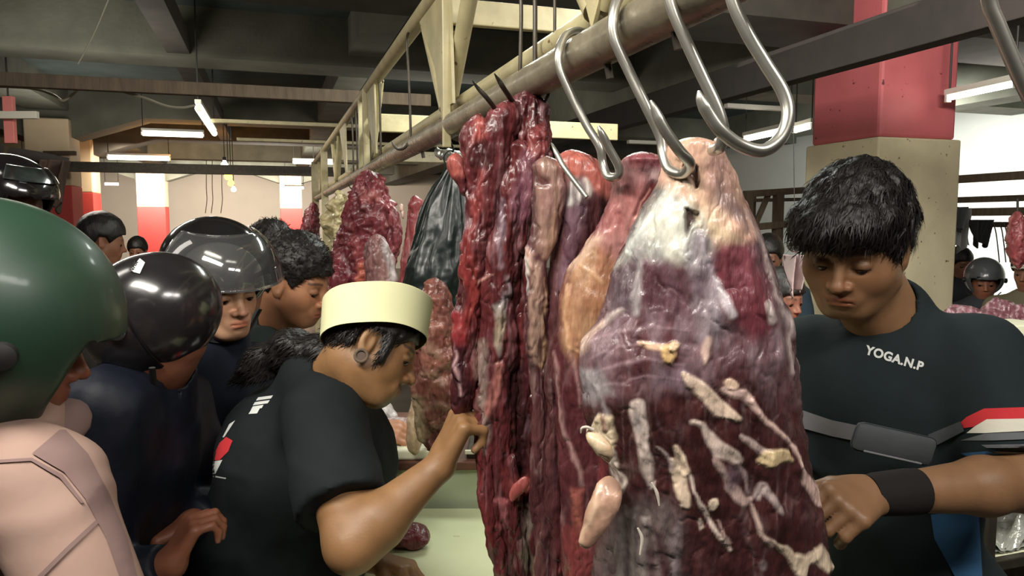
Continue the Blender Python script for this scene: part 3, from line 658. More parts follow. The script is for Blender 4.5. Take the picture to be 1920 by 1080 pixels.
A.blob(1265, 420, 45, 50, 'd8d6c6', .7, .7).blob(1300, 470, 20, 40, 'a8aaa8', .6, .8)
A.stroke([(1234, 380, 5), (1205, 430, 5), (1180, 470, 4)], 'e0e4dc', .7, 6).stroke([(1270, 350, 4), (1240, 400, 5), (1225, 440, 4)], 'e6e3cf', .6, 6)
A.poly([(1300, 430), (1318, 418), (1335, 445), (1345, 560), (1350, 650), (1310, 640), (1290, 560), (1285, 480)], '786870', .75, 12, tex='988a90')
A.poly([(1344, 452), (1405, 450), (1425, 500), (1455, 610), (1415, 640), (1370, 600), (1340, 520)], '6b2b36', .92, 12, tex='7f3a45')
A.poly([(1150, 505), (1190, 490), (1196, 575), (1150, 590), (1140, 560)], '45343a', .9, 10, tex='5c4a52')
A.poly([(1212, 500), (1250, 495), (1285, 530), (1290, 590), (1240, 600), (1205, 570)], '4c2a33', .9, 12, tex='63404a')
A.stroke([(1200, 470, 6), (1196, 520, 5), (1190, 590, 6)], 'a89fa0', .85, 4)
A.stroke([(1310, 430, 3), (1338, 520, 3), (1345, 620, 3)], 'b9adb8', .5, 5)
A.stroke([(1343, 524, 3), (1352, 555, 5), (1371, 590, 6)], 'cfc3c8', .85, 4).stroke([(1440, 570, 5), (1450, 600, 4)], 'd6c6c0', .8, 4)
A.stroke([(1403, 395, 2), (1440, 500, 2), (1476, 600, 3), (1488, 700, 3)], 'c9b4b0', .7, 4)
A.stroke([(1121, 612, 3), (1140, 592, 4), (1168, 582, 2)], 'd3c0b8', .8, 4).stroke([(1090, 652, 7), (1105, 628, 5), (1125, 605, 3)], 'ccab98', .85, 5)
for i in range(4):
    yy = 604+i*31; A.stroke([(1105+i*3, yy+38, 1.2), (1150, yy+20+i, 1.6), (1215, yy+8, 1.2), (1290, yy+18, .8)], 'b09098', .5, 3, .0005)
A.poly([(1090, 690), (1120, 690), (1150, 740), (1120, 745), (1110, 760), (1090, 740)], '8b8486', .85, 8, tex='aaa0a0')
A.stroke([(1100, 700, 5), (1130, 760, 3), (1145, 790, 2)], 'a9a0a0', .7, 5)
A.poly([(1240, 690), (1290, 680), (1310, 720), (1290, 735), (1230, 720)], '76606c', .75, 10)
A.stroke([(1205, 642, 4), (1225, 648, 6), (1249, 653, 5)], 'd2ab8a', .95, 3).blob(1252, 662, 13, 17, 'd4ac6e', .97, .3, 10, .004).blob(1262, 648, 10, 6, 'd8b88c', .95, .3, -30, .003)
A.stroke([(1329, 640, 5), (1326, 660, 6), (1324, 680, 2)], 'c8a898', .85, 3)
A.stroke([(1285, 700, 4), (1305, 720, 8), (1329, 742, 10), (1356, 766, 11), (1383, 784, 5)], 'e2c6ae', .97, 3, .002)
A.blob(1369, 718, 13, 8, 'd8b79b', .95, .3, 25, .002)
A.stroke([(1360, 728, 5), (1390, 737, 5), (1418, 767, 3.5), (1445, 795, 2.5), (1471, 822, 2.5), (1490, 850, 2.5), (1507, 884, 3), (1520, 915, 6), (1537, 945, 4)], 'e0bbae', .95, 2.5, .0015)
A.stroke([(1391, 820, 3), (1420, 838, 5), (1440, 850, 6)], 'c3a9a2', .85, 3).stroke([(1420, 864, 4), (1440, 858, 12), (1462, 856, 10), (1474, 860, 4)], 'ddc290', .97, 3, .003)
A.stroke([(1300, 792, 3), (1320, 800, 5), (1335, 822, 8), (1350, 850, 10), (1378, 860, 9)], 'd2bbae', .93, 3.5, .0015)
A.stroke([(1345, 868, 5), (1356, 890, 3), (1366, 910, 5), (1384, 928, 7), (1398, 942, 6), (1409, 936, 3)], 'b79a92', .93, 3, .0012)
A.stroke([(1378, 872, 4), (1392, 890, 3), (1404, 925, 2)], 'a58d8c', .8, 3).blob(1372, 895, 16, 22, '6c5560', .6, .5)
A.stroke([(1422, 930, 5), (1431, 912, 6), (1442, 930, 4), (1452, 946, 4), (1462, 956, 4)], 'ae9a96', .93, 3, .0012)
A.stroke([(1266, 838, 4), (1276, 862, 7), (1282, 884, 7)], 'e0c6aa', .96, 2.5, .002).stroke([(1262, 870, 3), (1276, 900, 9), (1285, 925, 8), (1289, 942, 6), (1278, 944, 3)], 'e2c8ac', .96, 2.5, .002)
A.stroke([(1236, 836, 1.5), (1250, 858, 2.5), (1262, 880, 3)], 'b9a4a0', .8, 2.5)
A.stroke([(1196, 769, 12), (1200, 800, 11), (1203, 830, 8), (1210, 865, 7), (1216, 890, 5), (1222, 911, 4)], 'cbb8ae', .93, 4, .0015).blob(1194, 790, 8, 20, '8e8688', .7, .5)
A.stroke([(1293, 890, 1.5), (1308, 925, 2), (1320, 956, 3), (1340, 990, 3), (1369, 1033, 2)], 'e2cbbd', .92, 2, .001).stroke([(1347, 978, 1), (1366, 1020, 2)], 'c2a096', .8, 2)
A.blob(1336, 947, 8, 12, 'd9c2a8', .95, .3, 25, .002).stroke([(1312, 975, 3), (1318, 990, 3)], 'd6c0ae', .8, 2)
A.stroke([(1409, 947, 1.5), (1416, 975, 1.8), (1430, 1000, 3), (1449, 1015, 5)], 'dabbac', .93, 2.5, .001)
A.poly([(1449, 1010), (1470, 1020), (1488, 1040), (1510, 1042), (1530, 1036), (1545, 1022), (1560, 1060), (1552, 1072), (1535, 1050), (1520, 1052), (1510, 1070), (1505, 1090), (1490, 1075), (1475, 1050)], 'e6ceb0', .97, 3, .002)
A.poly([(1122, 778), (1150, 782), (1154, 850), (1140, 852), (1126, 835), (1112, 850), (1104, 830), (1096, 810), (1110, 802)], 'e8d2ae', .97, 4, .003)
A.stroke([(1132, 782, 2), (1138, 805, 3)], '7d3a3c', .8, 3)
A.stroke([(1138, 849, 4), (1148, 880, 5), (1158, 905, 5), (1168, 918, 3)], 'd5c0b4', .93, 3, .0015).stroke([(1151, 849, 4), (1163, 880, 3), (1174, 905, 3), (1170, 918, 2)], 'd9c9ba', .93, 3, .001)
A.blob(1118, 880, 18, 26, '84353c', .8, .4)
A.poly([(1150, 960), (1190, 930), (1280, 940), (1280, 1090), (1100, 1090)], '5c4a4c', .6, 18, tex='8a7c78')
for i, (x0, x1, c) in enumerate(((1172, 1160, '9c938e'), (1190, 1186, '8a827c'), (1213, 1205, 'a39890'), (1240, 1238, '8c7b78'), (1272, 1268, '8f8084'), (1228, 1250, '4a2228'))):
    A.stroke([(x0, 950+i*7, 2), ((x0+x1)/2, 1000, 5), (x1, 1090, 6)], c, .75, 6)
A.blob(1430, 1058, 8, 10, '9b8585', .6, .6)
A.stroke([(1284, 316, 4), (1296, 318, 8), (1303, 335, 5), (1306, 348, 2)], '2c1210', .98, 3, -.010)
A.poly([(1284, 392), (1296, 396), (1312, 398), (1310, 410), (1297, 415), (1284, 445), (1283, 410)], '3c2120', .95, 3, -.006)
A.stroke([(1286, 330, 3), (1298, 370, 3), (1312, 420, 3)], 'd9c6a8', .7, 5)
legrows = [(258, 1276, 1318, .93, .03), (268, 1254, 1340, .93, .036), (285, 1246, 1356, .935, .042), (320, 1240, 1374, .94, .05), (350, 1228, 1388, .945, .055), (400, 1196, 1408, .95, .065), (440, 1178, 1424, .955, .075),
           (480, 1160, 1438, .96, .085), (520, 1144, 1452, .965, .092), (570, 1134, 1468, .965, .1), (610, 1112, 1480, .97, .105), (640, 1092, 1486, .97, .11), (680, 1086, 1490, .97, .11), (740, 1088, 1494, .97, .11), (790, 1100, 1498, .97, .108),
           (830, 1112, 1506, .97, .105), (870, 1118, 1514, .97, .1), (920, 1122, 1526, .97, .1), (960, 1124, 1538, .97, .096), (1010, 1118, 1548, .97, .09), (1060, 1112, 1554, .97, .085), (1120, 1116, 1550, .97, .08), (1200, 1150, 1530, .97, .06), (1290, 1220, 1480, .97, .035)]
legA = thing('beef_haunch', 'big dark red leg of beef with white fat streaks and pale top, nearest the camera', 'meat', at(1300, 700, .96), 'cuts of meat hanging on the rack')
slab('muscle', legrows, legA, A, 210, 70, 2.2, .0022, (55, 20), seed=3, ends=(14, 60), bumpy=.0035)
# loose pieces of fat and skin on the leg
fp = Paint('d9be98', 'cfae86', 'e0c9a6', 'e8d8bc', .3, .05, .02, 5)
strand('fat_flap', [(1100, 800, 5, .875, .004), (1108, 812, 12, .87, .007), (1122, 826, 20, .866, .009), (1132, 842, 20, .865, .009), (1138, 858, 12, .866, .006), (1142, 868, 5, .87, .004)], legA, fp, nf=22, nb=12, step=2, relief=.001, matl=M['fat'])['label'] = 'cream lump of fat on the left edge of the leg'
MB().tube([at(1112, 806, .868), at(1100, 801, .866), at(1091, 803, .866), at(1089, 812, .868)], [.0022, .002, .0016, .0008], 8, 4).make('fat_curl', M['eye'], legA, True)
fp2 = Paint('b98d76', 'a87a62', 'c9a084', 'd8bca0', .3, .03, .01, 6); fp2.stroke([(1130, 905, 3), (1108, 960, 3), (1092, 1020, 3)], 'd9b896', .8, 4)
strand('skin_flap', [(1142, 892, 16, .905, .006), (1140, 920, 26, .895, .01), (1130, 950, 30, .89, .011), (1118, 985, 26, .89, .01), (1106, 1012, 18, .89, .008), (1096, 1030, 8, .89, .004)], legA, fp2, nf=40, nb=16, step=2.2, relief=.001, matl=M['fat'])['label'] = 'smooth tan flap at the lower left of the leg'
MB().tube([at(1342, 262, .905), at(1350, 268, .9), at(1358, 270, .9)], [.003, .002, .0008], 8, 4).make('fat_curl', M['eye'], legA, True)
for pts in (((1222, 905), (1232, 925), (1236, 948)), ((1196, 990), (1204, 1010), (1200, 1040)), ((1060, 560), (1060, 561), (1061, 562)))[:2]:
    MB().tube([at(x, y, .862) for x, y in pts], [.0012, .0022, .001], 8, 4).make('fat_curl', M['eye'], legA, True)
# ---------------------------------------------------------------- B: pinkish cut behind it
Bp = Paint('57242a', '6e363c', '461b20', 'b08a88', .35, .03, .01, 11, 5)
Bp.poly([(1150, 280), (1260, 280), (1240, 420), (1200, 470), (1140, 520), (1080, 500), (1110, 440), (1140, 380)], 'a8625f', .9, 14, tex='b87b74')
Bp.poly([(1165, 285), (1250, 290), (1245, 350), (1190, 345), (1155, 340)], '9c6f70', .8, 14, tex='b79a9a')
Bp.stroke([(1185, 300, 10), (1235, 298, 12)], '7c2a35', .8, 8)
Bp.poly([(1075, 480), (1110, 450), (1160, 500), (1150, 560), (1110, 620), (1080, 680), (1058, 640), (1052, 560)], 'b98a62', .93, 10, tex='a66f4c')
Bp.stroke([(1066, 500, 4), (1098, 465, 8), (1120, 445, 6)], 'd6b49a', .7, 8)
Bp.stroke([(1085, 495, 1.5), (1110, 510, 2), (1130, 530, 1.5)], 'd8a878', .8, 3).stroke([(1060, 540, 1.5), (1058, 600, 2), (1072, 650, 2), (1100, 665, 2)], 'cf9f72', .8, 3)
Bp.stroke([(1192, 400, 5), (1208, 370, 6), (1232, 345, 5)], '6d1a22', .9, 4, -.003).stroke([(1190, 412, 2), (1200, 380, 1.5), (1222, 352, 1.5)], 'd89a8a', .7, 2)
Bp.stroke([(1045, 660, 2), (1050, 740, 2), (1062, 820, 3), (1082, 880, 3), (1090, 910, 2)], 'b58a86', .7, 3).stroke([(1075, 660, 1.5), (1085, 720, 2), (1090, 760, 1.5)], 'b58a86', .6, 3)
Bp.poly([(1072, 915), (1092, 918), (1090, 1000), (1076, 1000)], 'a85a4c', .85, 5, tex='b8705c').poly([(1056, 985), (1080, 990), (1120, 1040), (1110, 1090), (1060, 1090)], '8c3a38', .8, 10)
pcB = thing('beef_cut', 'pinkish cut with an orange tan patch hanging just behind the big leg', 'meat', at(1150, 700, 1.14), 'cuts of meat hanging on the rack')
slab('muscle', [(284, 1180, 1222, 1.10, .02), (292, 1166, 1248, 1.10, .03), (320, 1160, 1262, 1.11, .035), (350, 1152, 1275, 1.12, .04), (400, 1130, 1280, 1.13, .045), (450, 1102, 1290, 1.14, .05), (500, 1066, 1290, 1.15, .055), (560, 1048, 1280, 1.15, .06), (620, 1040, 1270, 1.15, .06),
     (680, 1038, 1260, 1.15, .06), (760, 1040, 1240, 1.15, .06), (840, 1046, 1230, 1.15, .055), (920, 1052, 1220, 1.15, .055), (1000, 1050, 1210, 1.15, .05), (1080, 1056, 1200, 1.15, .045), (1180, 1080, 1180, 1.15, .03)], pcB, Bp, 110, 30, 2.8, .002, (60, 22), seed=12)
# ---------------------------------------------------------------- C: folded tan and red cut
Cp = Paint('4c242a', '6a3e44', '5a312c', 'a98a84', .5, .045, .007, 21, 6)
Cp.poly([(1040, 275), (1100, 285), (1150, 330), (1150, 372), (1110, 350), (1070, 345), (1045, 320)], 'b75c4c', .93, 8, tex='c46a5c')
Cp.poly([(1062, 335), (1100, 335), (1108, 355), (1090, 385), (1066, 385)], 'ccc4b6', .9, 6, tex='8a7a80')
Cp.stroke([(1072, 340, 2), (1070, 380, 2)], 'e8e4dc', .9, 3).stroke([(1088, 345, 2), (1086, 380, 2)], 'e8e4dc', .9, 3).stroke([(1102, 340, 2), (1104, 365, 2)], 'e6dcd0', .9, 3)
Cp.poly([(1064, 385), (1110, 370), (1110, 420), (1085, 500), (1060, 560), (1045, 560), (1050, 480)], '6e4a58', .85, 8, tex='8e6e7c')
Cp.stroke([(1110, 380, 10), (1108, 440, 12), (1085, 520, 10), (1066, 580, 8)], '4a1f1e', .8, 8, -.002)
Cp.poly([(1000, 300), (1040, 298), (1062, 330), (1052, 420), (1030, 480), (1010, 470), (1004, 400)], 'a5806e', .92, 8, tex='8f6460')
Cp.stroke([(1008, 325, 6), (1018, 340, 9)], '54282c', .85, 5, -.004).stroke([(1042, 400, 3), (1034, 440, 4), (1024, 480, 4)], 'c79a78', .8, 4)
Cp.stroke([(985, 470, 7), (995, 480, 8), (1000, 500, 4)], 'd0a494', .9, 4, .003).stroke([(992, 490, 5), (993, 510, 3)], 'd8cabc', .9, 3)
Cp.stroke([(1010, 500, 6), (1004, 560, 9), (1010, 600, 10), (1000, 640, 7), (1002, 680, 5)], 'b08c78', .85, 5, .001)
Cp.stroke([(990, 500, 1.5), (988, 550, 1.5)], 'd8cfc8', .8, 2).stroke([(1026, 520, 2), (1022, 600, 2), (1018, 680, 3), (1012, 688, 3)], 'c39a72', .8, 3)
Cp.poly([(1055, 880), (1092, 900), (1088, 1080), (1040, 1080)], '8a3a3c', .6, 10)
pcC = thing('beef_cut', 'folded cut with an orange red top, right beside the tall dark red bundle', 'meat', at(1050, 650, 1.25), 'cuts of meat hanging on the rack')
strand('muscle', [(1070, 280, 16, 1.22, .02), (1080, 300, 44, 1.22, .03), (1094, 330, 54, 1.22, .035), (1098, 380, 52, 1.22, .036), (1088, 440, 48, 1.22, .036), (1070, 520, 42, 1.22, .034), (1058, 600, 36, 1.22, .032), (1056, 700, 34, 1.22, .032), (1054, 800, 36, 1.22, .032), (1058, 900, 40, 1.22, .035), (1062, 1000, 42, 1.22, .035), (1068, 1090, 42, 1.22, .03), (1074, 1180, 26, 1.22, .02)], pcC, Cp, nf=60, nb=20, step=3, relief=.003, seed=23)
strand('muscle_strip', [(1022, 292, 12, 1.20, .014), (1028, 306, 30, 1.20, .02), (1032, 350, 32, 1.20, .024), (1028, 400, 30, 1.20, .022), (1014, 460, 28, 1.20, .02), (1006, 500, 20, 1.20, .018), (1008, 560, 22, 1.20, .018), (1010, 620, 24, 1.20, .018), (1008, 680, 20, 1.20, .018), (1016, 760, 18, 1.2, .018), (1014, 850, 20, 1.2, .018), (1020, 950, 22, 1.2, .02), (1026, 1060, 24, 1.2, .02), (1030, 1150, 14, 1.2, .014)], pcC, Cp, nf=44, nb=16, step=2.8, relief=.0035, seed=29)
strand('muscle_strip', [(1042, 540, 8, 1.19, .01), (1040, 600, 12, 1.19, .013), (1038, 700, 14, 1.19, .014), (1036, 800, 13, 1.19, .014), (1034, 880, 16, 1.19, .015), (1042, 1000, 18, 1.19, .016), (1046, 1100, 12, 1.19, .012)], pcC, Cp, nf=30, nb=12, step=3, relief=.003, seed=31)
# ---------------------------------------------------------------- D: dark red bundle of strips
Dp = Paint('5c2226', '702b2d', '3e171b', 'a5787c', .5, .05, .009, 41, 7)
Dp.poly([(885, 220), (912, 222), (912, 250), (870, 300), (880, 290)], 'b0524a', .85, 8).poly([(842, 290), (860, 290), (864, 330), (844, 330)], 'b4594c', .85, 8)
Dp.poly([(1010, 235), (1030, 250), (1034, 290), (1000, 300), (985, 290), (990, 260)], 'a8504e', .8, 8, tex='8c3838').blob(1000, 285, 12, 14, 'a4605c', .7, .5)
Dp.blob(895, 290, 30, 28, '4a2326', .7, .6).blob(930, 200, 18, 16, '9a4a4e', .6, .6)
Dp.stroke([(985, 300, 12), (982, 350, 14), (978, 400, 12)], '7d4a58', .8, 6).stroke([(940, 380, 3), (938, 440, 4), (945, 500, 3)], '9c8490', .7, 5)
Dp.stroke([(900, 330, 4), (893, 390, 6), (880, 440, 5)], '8c3634', .8, 5).stroke([(868, 400, 4), (862, 450, 6), (858, 490, 5)], '9c7c84', .8, 5)
Dp.stroke([(882, 440, 7), (878, 500, 9), (886, 560, 8), (876, 600, 8), (862, 625, 8)], '842826', .85, 5, .002).stroke([(886, 500, 2), (892, 540, 3), (884, 600, 2)], '9c3e34', .7, 3, .002)
Dp.stroke([(895, 530, 2), (918, 518, 1.5), (925, 516, 1)], 'c88c80', .8, 2).stroke([(955, 520, 2), (958, 545, 3), (945, 570, 6), (935, 590, 9)], '9a8a90', .8, 4)
Dp.poly([(922, 575), (948, 565), (948, 660), (940, 675), (926, 650)], '9c9490', .9, 5, tex='a8977e')
Dp.stroke([(852, 590, 8), (856, 620, 10), (866, 650, 8)], '8c2228', .85, 5, .003).stroke([(858, 600, 3), (862, 615, 3)], 'a83c3c', .6, 3)
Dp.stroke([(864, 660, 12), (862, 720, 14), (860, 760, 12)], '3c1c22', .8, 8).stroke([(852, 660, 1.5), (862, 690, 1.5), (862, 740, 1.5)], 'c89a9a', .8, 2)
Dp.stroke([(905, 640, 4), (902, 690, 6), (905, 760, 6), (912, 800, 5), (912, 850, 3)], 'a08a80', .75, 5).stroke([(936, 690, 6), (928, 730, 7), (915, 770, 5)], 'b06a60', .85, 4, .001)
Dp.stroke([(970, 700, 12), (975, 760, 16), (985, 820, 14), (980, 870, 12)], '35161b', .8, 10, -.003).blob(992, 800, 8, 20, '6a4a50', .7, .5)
Dp.poly([(958, 905), (985, 893), (994, 902), (985, 925), (955, 942)], 'b0504a', .96, 3).blob(936, 942, 10, 7, 'b86468', .8, .5).stroke([(938, 950, 5), (940, 985, 5)], '9a5558', .7, 4)
Dp.stroke([(992, 945, 6), (990, 990, 8), (988, 1030, 7), (990, 1060, 5)], '8c7c70', .85, 4, .001).stroke([(1000, 1040, 2), (1002, 1080, 3)], 'a89474', .8, 3)
Dp.stroke([(880, 800, 4), (895, 870, 5), (905, 950, 5), (920, 1020, 5)], '7c2a2c', .7, 6)
pcD = thing('beef_strips', 'tall bundle of dark red strips hanging from the knot with several hooks in it', 'meat', at(940, 600, 1.37), 'cuts of meat hanging on the rack')
dk = dict(nf=46, nb=16, step=2.6)
def ds(name, pts, seed, **k):
    kk = dict(dk, relief=.0045, rf=(70, 20), bumpy=.004); kk.update(k); return strand(name, pts, pcD, Dp, seed=seed, **kk)
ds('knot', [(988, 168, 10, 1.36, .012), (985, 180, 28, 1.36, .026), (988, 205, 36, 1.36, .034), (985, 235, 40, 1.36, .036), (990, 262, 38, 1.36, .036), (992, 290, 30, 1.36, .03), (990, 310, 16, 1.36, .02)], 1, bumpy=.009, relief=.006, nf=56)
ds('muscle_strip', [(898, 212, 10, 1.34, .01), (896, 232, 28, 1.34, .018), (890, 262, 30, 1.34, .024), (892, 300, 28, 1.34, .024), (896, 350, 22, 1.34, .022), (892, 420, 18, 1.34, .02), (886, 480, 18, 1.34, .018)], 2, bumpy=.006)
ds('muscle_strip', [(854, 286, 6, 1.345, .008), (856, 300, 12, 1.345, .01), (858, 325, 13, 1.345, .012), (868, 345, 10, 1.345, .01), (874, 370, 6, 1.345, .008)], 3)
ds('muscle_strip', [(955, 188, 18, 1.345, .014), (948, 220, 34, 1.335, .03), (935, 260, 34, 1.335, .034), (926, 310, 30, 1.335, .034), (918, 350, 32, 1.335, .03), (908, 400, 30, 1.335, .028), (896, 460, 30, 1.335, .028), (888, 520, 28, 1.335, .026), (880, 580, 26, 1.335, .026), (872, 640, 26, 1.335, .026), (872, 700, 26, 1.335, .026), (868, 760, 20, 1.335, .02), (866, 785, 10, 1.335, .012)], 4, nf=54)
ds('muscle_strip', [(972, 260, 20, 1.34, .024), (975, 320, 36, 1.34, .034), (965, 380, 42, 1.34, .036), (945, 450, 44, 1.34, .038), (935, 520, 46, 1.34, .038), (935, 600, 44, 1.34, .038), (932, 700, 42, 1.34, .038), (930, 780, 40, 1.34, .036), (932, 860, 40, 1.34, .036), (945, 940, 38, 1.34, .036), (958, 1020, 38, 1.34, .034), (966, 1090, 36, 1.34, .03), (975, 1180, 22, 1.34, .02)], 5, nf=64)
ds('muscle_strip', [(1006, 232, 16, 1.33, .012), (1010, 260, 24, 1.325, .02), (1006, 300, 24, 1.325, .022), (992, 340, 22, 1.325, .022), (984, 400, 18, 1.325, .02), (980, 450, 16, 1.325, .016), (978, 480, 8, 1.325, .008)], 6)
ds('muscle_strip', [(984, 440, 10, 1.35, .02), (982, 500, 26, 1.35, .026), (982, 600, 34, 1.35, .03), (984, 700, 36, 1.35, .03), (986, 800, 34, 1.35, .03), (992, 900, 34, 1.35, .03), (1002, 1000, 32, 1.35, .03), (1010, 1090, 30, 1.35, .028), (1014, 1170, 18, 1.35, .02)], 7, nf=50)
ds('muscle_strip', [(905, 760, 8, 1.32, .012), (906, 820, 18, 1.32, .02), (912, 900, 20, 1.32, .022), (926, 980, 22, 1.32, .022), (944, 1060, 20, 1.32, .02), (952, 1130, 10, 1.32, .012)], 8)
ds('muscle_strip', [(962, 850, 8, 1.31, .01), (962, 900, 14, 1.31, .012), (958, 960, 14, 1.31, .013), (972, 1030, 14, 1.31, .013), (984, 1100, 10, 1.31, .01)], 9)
gl = Paint('b4524c', 'a8463f', 'bf6058', 'cc7a6c', .2)
strand('pink_tongue', [(986, 893, 8, 1.292, .004), (980, 903, 15, 1.292, .007), (972, 918, 15, 1.292, .007), (962, 934, 10, 1.292, .005), (957, 942, 4, 1.292, .003)], pcD, gl, nf=20, nb=10, step=2, relief=.0008, bumpy=.001)['label'] = 'small smooth pink lobe'
# ---------------------------------------------------------------- meat farther down the rail
Gp = Paint('7c2c34', '913d43', '5c242c', 'a56a6c', .5, .06, .02, 61, 5)
Gp.stroke([(655, 420, 5), (665, 470, 6)], 'a04a4a', .5, 6).stroke([(676, 500, 5), (674, 530, 6)], 'cf6a50', .9, 5).blob(690, 365, 22, 14, 'a85e5a', .6, .6).blob(690, 395, 30, 10, '5c3030', .6, .6)
g = thing('beef_cut', 'large ragged dark red cut hanging above the left side of the white cap', 'meat', at(690, 430, 2.9), 'cuts of meat hanging on the rack')
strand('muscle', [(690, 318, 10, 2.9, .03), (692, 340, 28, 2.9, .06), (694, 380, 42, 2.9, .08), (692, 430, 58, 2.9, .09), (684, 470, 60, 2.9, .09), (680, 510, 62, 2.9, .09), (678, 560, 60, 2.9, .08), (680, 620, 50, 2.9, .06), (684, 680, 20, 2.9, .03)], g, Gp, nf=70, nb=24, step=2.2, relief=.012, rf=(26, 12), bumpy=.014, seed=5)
strand('muscle_strip', [(735, 385, 6, 2.86, .02), (738, 410, 14, 2.86, .03), (742, 440, 15, 2.86, .03), (738, 470, 12, 2.86, .025), (728, 490, 6, 2.86, .015)], g, Gp, nf=24, nb=12, step=2.4, relief=.008, seed=6)
strand('muscle_strip', [(628, 500, 6, 2.8, .02), (636, 520, 16, 2.8, .03), (630, 550, 20, 2.8, .03), (624, 590, 18, 2.8, .03), (620, 630, 8, 2.8, .02)], g, Gp, nf=24, nb=12, step=2.4, relief=.008, seed=7)
Sp = Paint('8a5a58', 'a07872', '6e4044', 'c8aca2', .6, .06, .02, 66, 4); Sp.stroke([(722, 430, 3), (730, 470, 5), (738, 520, 5)], 'b9b0ae', .85, 4)
g = thing('beef_cut', 'small greyish pink cut hanging in front of the ragged one, above the white cap', 'meat', at(708, 480, 2.5), 'cuts of meat hanging on the rack')
strand('muscle', [(706, 438, 10, 2.5, .02), (706, 455, 22, 2.5, .035), (712, 490, 30, 2.5, .04), (716, 530, 32, 2.5, .04), (716, 590, 26, 2.5, .03), (716, 630, 10, 2.5, .02)], g, Sp, nf=40, nb=16, step=2.4, relief=.006, seed=8)
g = thing('beef_strip', 'long narrow pink and red strip hanging left of the black plastic bag', 'meat', at(770, 450, 2.5), 'cuts of meat hanging on the rack')
Tp = Paint('8c3036', 'a34a4c', '742a30', 'd09a94', .5, .08, .01, 71, 3); Tp.stroke([(788, 400, 3), (775, 470, 3), (765, 540, 3)], 'cf9a96', .8, 4)
strand('muscle', [(778, 366, 8, 2.5, .015), (780, 380, 14, 2.5, .022), (776, 430, 15, 2.5, .022), (768, 480, 15, 2.5, .022), (762, 540, 16, 2.5, .022), (756, 600, 14, 2.5, .02), (752, 640, 6, 2.5, .01)], g, Tp, nf=30, nb=12, step=2.2, relief=.004, seed=9)
for cx, cy, w_ in ((752, 390, 7), (755, 402, 5), (797, 388, 5)):
    strand('fat_flap', [(cx, cy-8, w_*.5, 2.48, .008), (cx, cy, w_, 2.48, .012), (cx+2, cy+9, w_*.4, 2.48, .008)], g, Paint('d8b4a4', 'cfa492', 'e2c8b8'), nf=14, nb=8, step=1.5, relief=.003, matl=M['fat'], ends=(6, 6))
Fp = Paint('c2b27c', 'cfc08c', 'a89a68', 'dcd0a4', .5, .1, .04, 81, 3)
g = thing('fat_strip', 'knobbly pale yellow strip of fat hanging left of the ragged dark red cut', 'fat', at(632, 440, 3.5), None)
strand('fat', [(634, 356, 6, 3.5, .02), (632, 370, 15, 3.5, .04), (628, 400, 19, 3.5, .045), (630, 430, 16, 3.5, .04), (632, 460, 12, 3.5, .035), (630, 480, 14, 3.5, .035), (628, 510, 12, 3.5, .03), (626, 560, 10, 3.5, .03), (624, 600, 5, 3.5, .02)], g, Fp, nf=36, nb=16, step=1.8, relief=.016, rf=(24, 24), bumpy=.022, matl=M['fat'], seed=10)
g = thing('beef_cut', 'small far dark red cut by the dark rack post behind the head with black hair', 'meat', at(588, 410, 6), 'cuts of meat hanging on the rack')
strand('muscle', [(588, 378, 5, 6, .04), (586, 400, 11, 6, .07), (582, 430, 16, 6, .08), (580, 470, 18, 6, .08), (580, 520, 8, 6, .04)], g, Gp, nf=26, nb=12, step=2.5, relief=.02, seed=11)
# rib slab behind the cap
Rp = Paint('7c4438', '93584a', '6a3830', 'b88a74', .6, .06, .05, 91, 5)
for i in range(6): Rp.stroke([(785+i*3, 640+i*31, 4), (800+i*7, 650+i*27, 6), (822+i*4, 668+i*24, 3)], ('b08a70', 'a06450')[i % 2], .6, 6, .002)
Rp.stroke([(778, 750, 7), (782, 800, 10), (786, 830, 8)], 'c8b088', .9, 5, .004)
g = thing('rib_slab', 'brownish slab of ribs hanging behind the fist and the white cap', 'meat', at(815, 720, 1.85), None)
strand('muscle', [(816, 520, 20, 1.85, .03), (816, 560, 36, 1.85, .04), (816, 620, 44, 1.85, .045), (818, 700, 44, 1.85, .045), (820, 770, 42, 1.85, .04), (818, 820, 34, 1.85, .03), (816, 850, 16, 1.85, .02)], g, Rp, nf=60, nb=20, step=2.4, relief=.006, rf=(34, 22), bumpy=.011, seed=14)
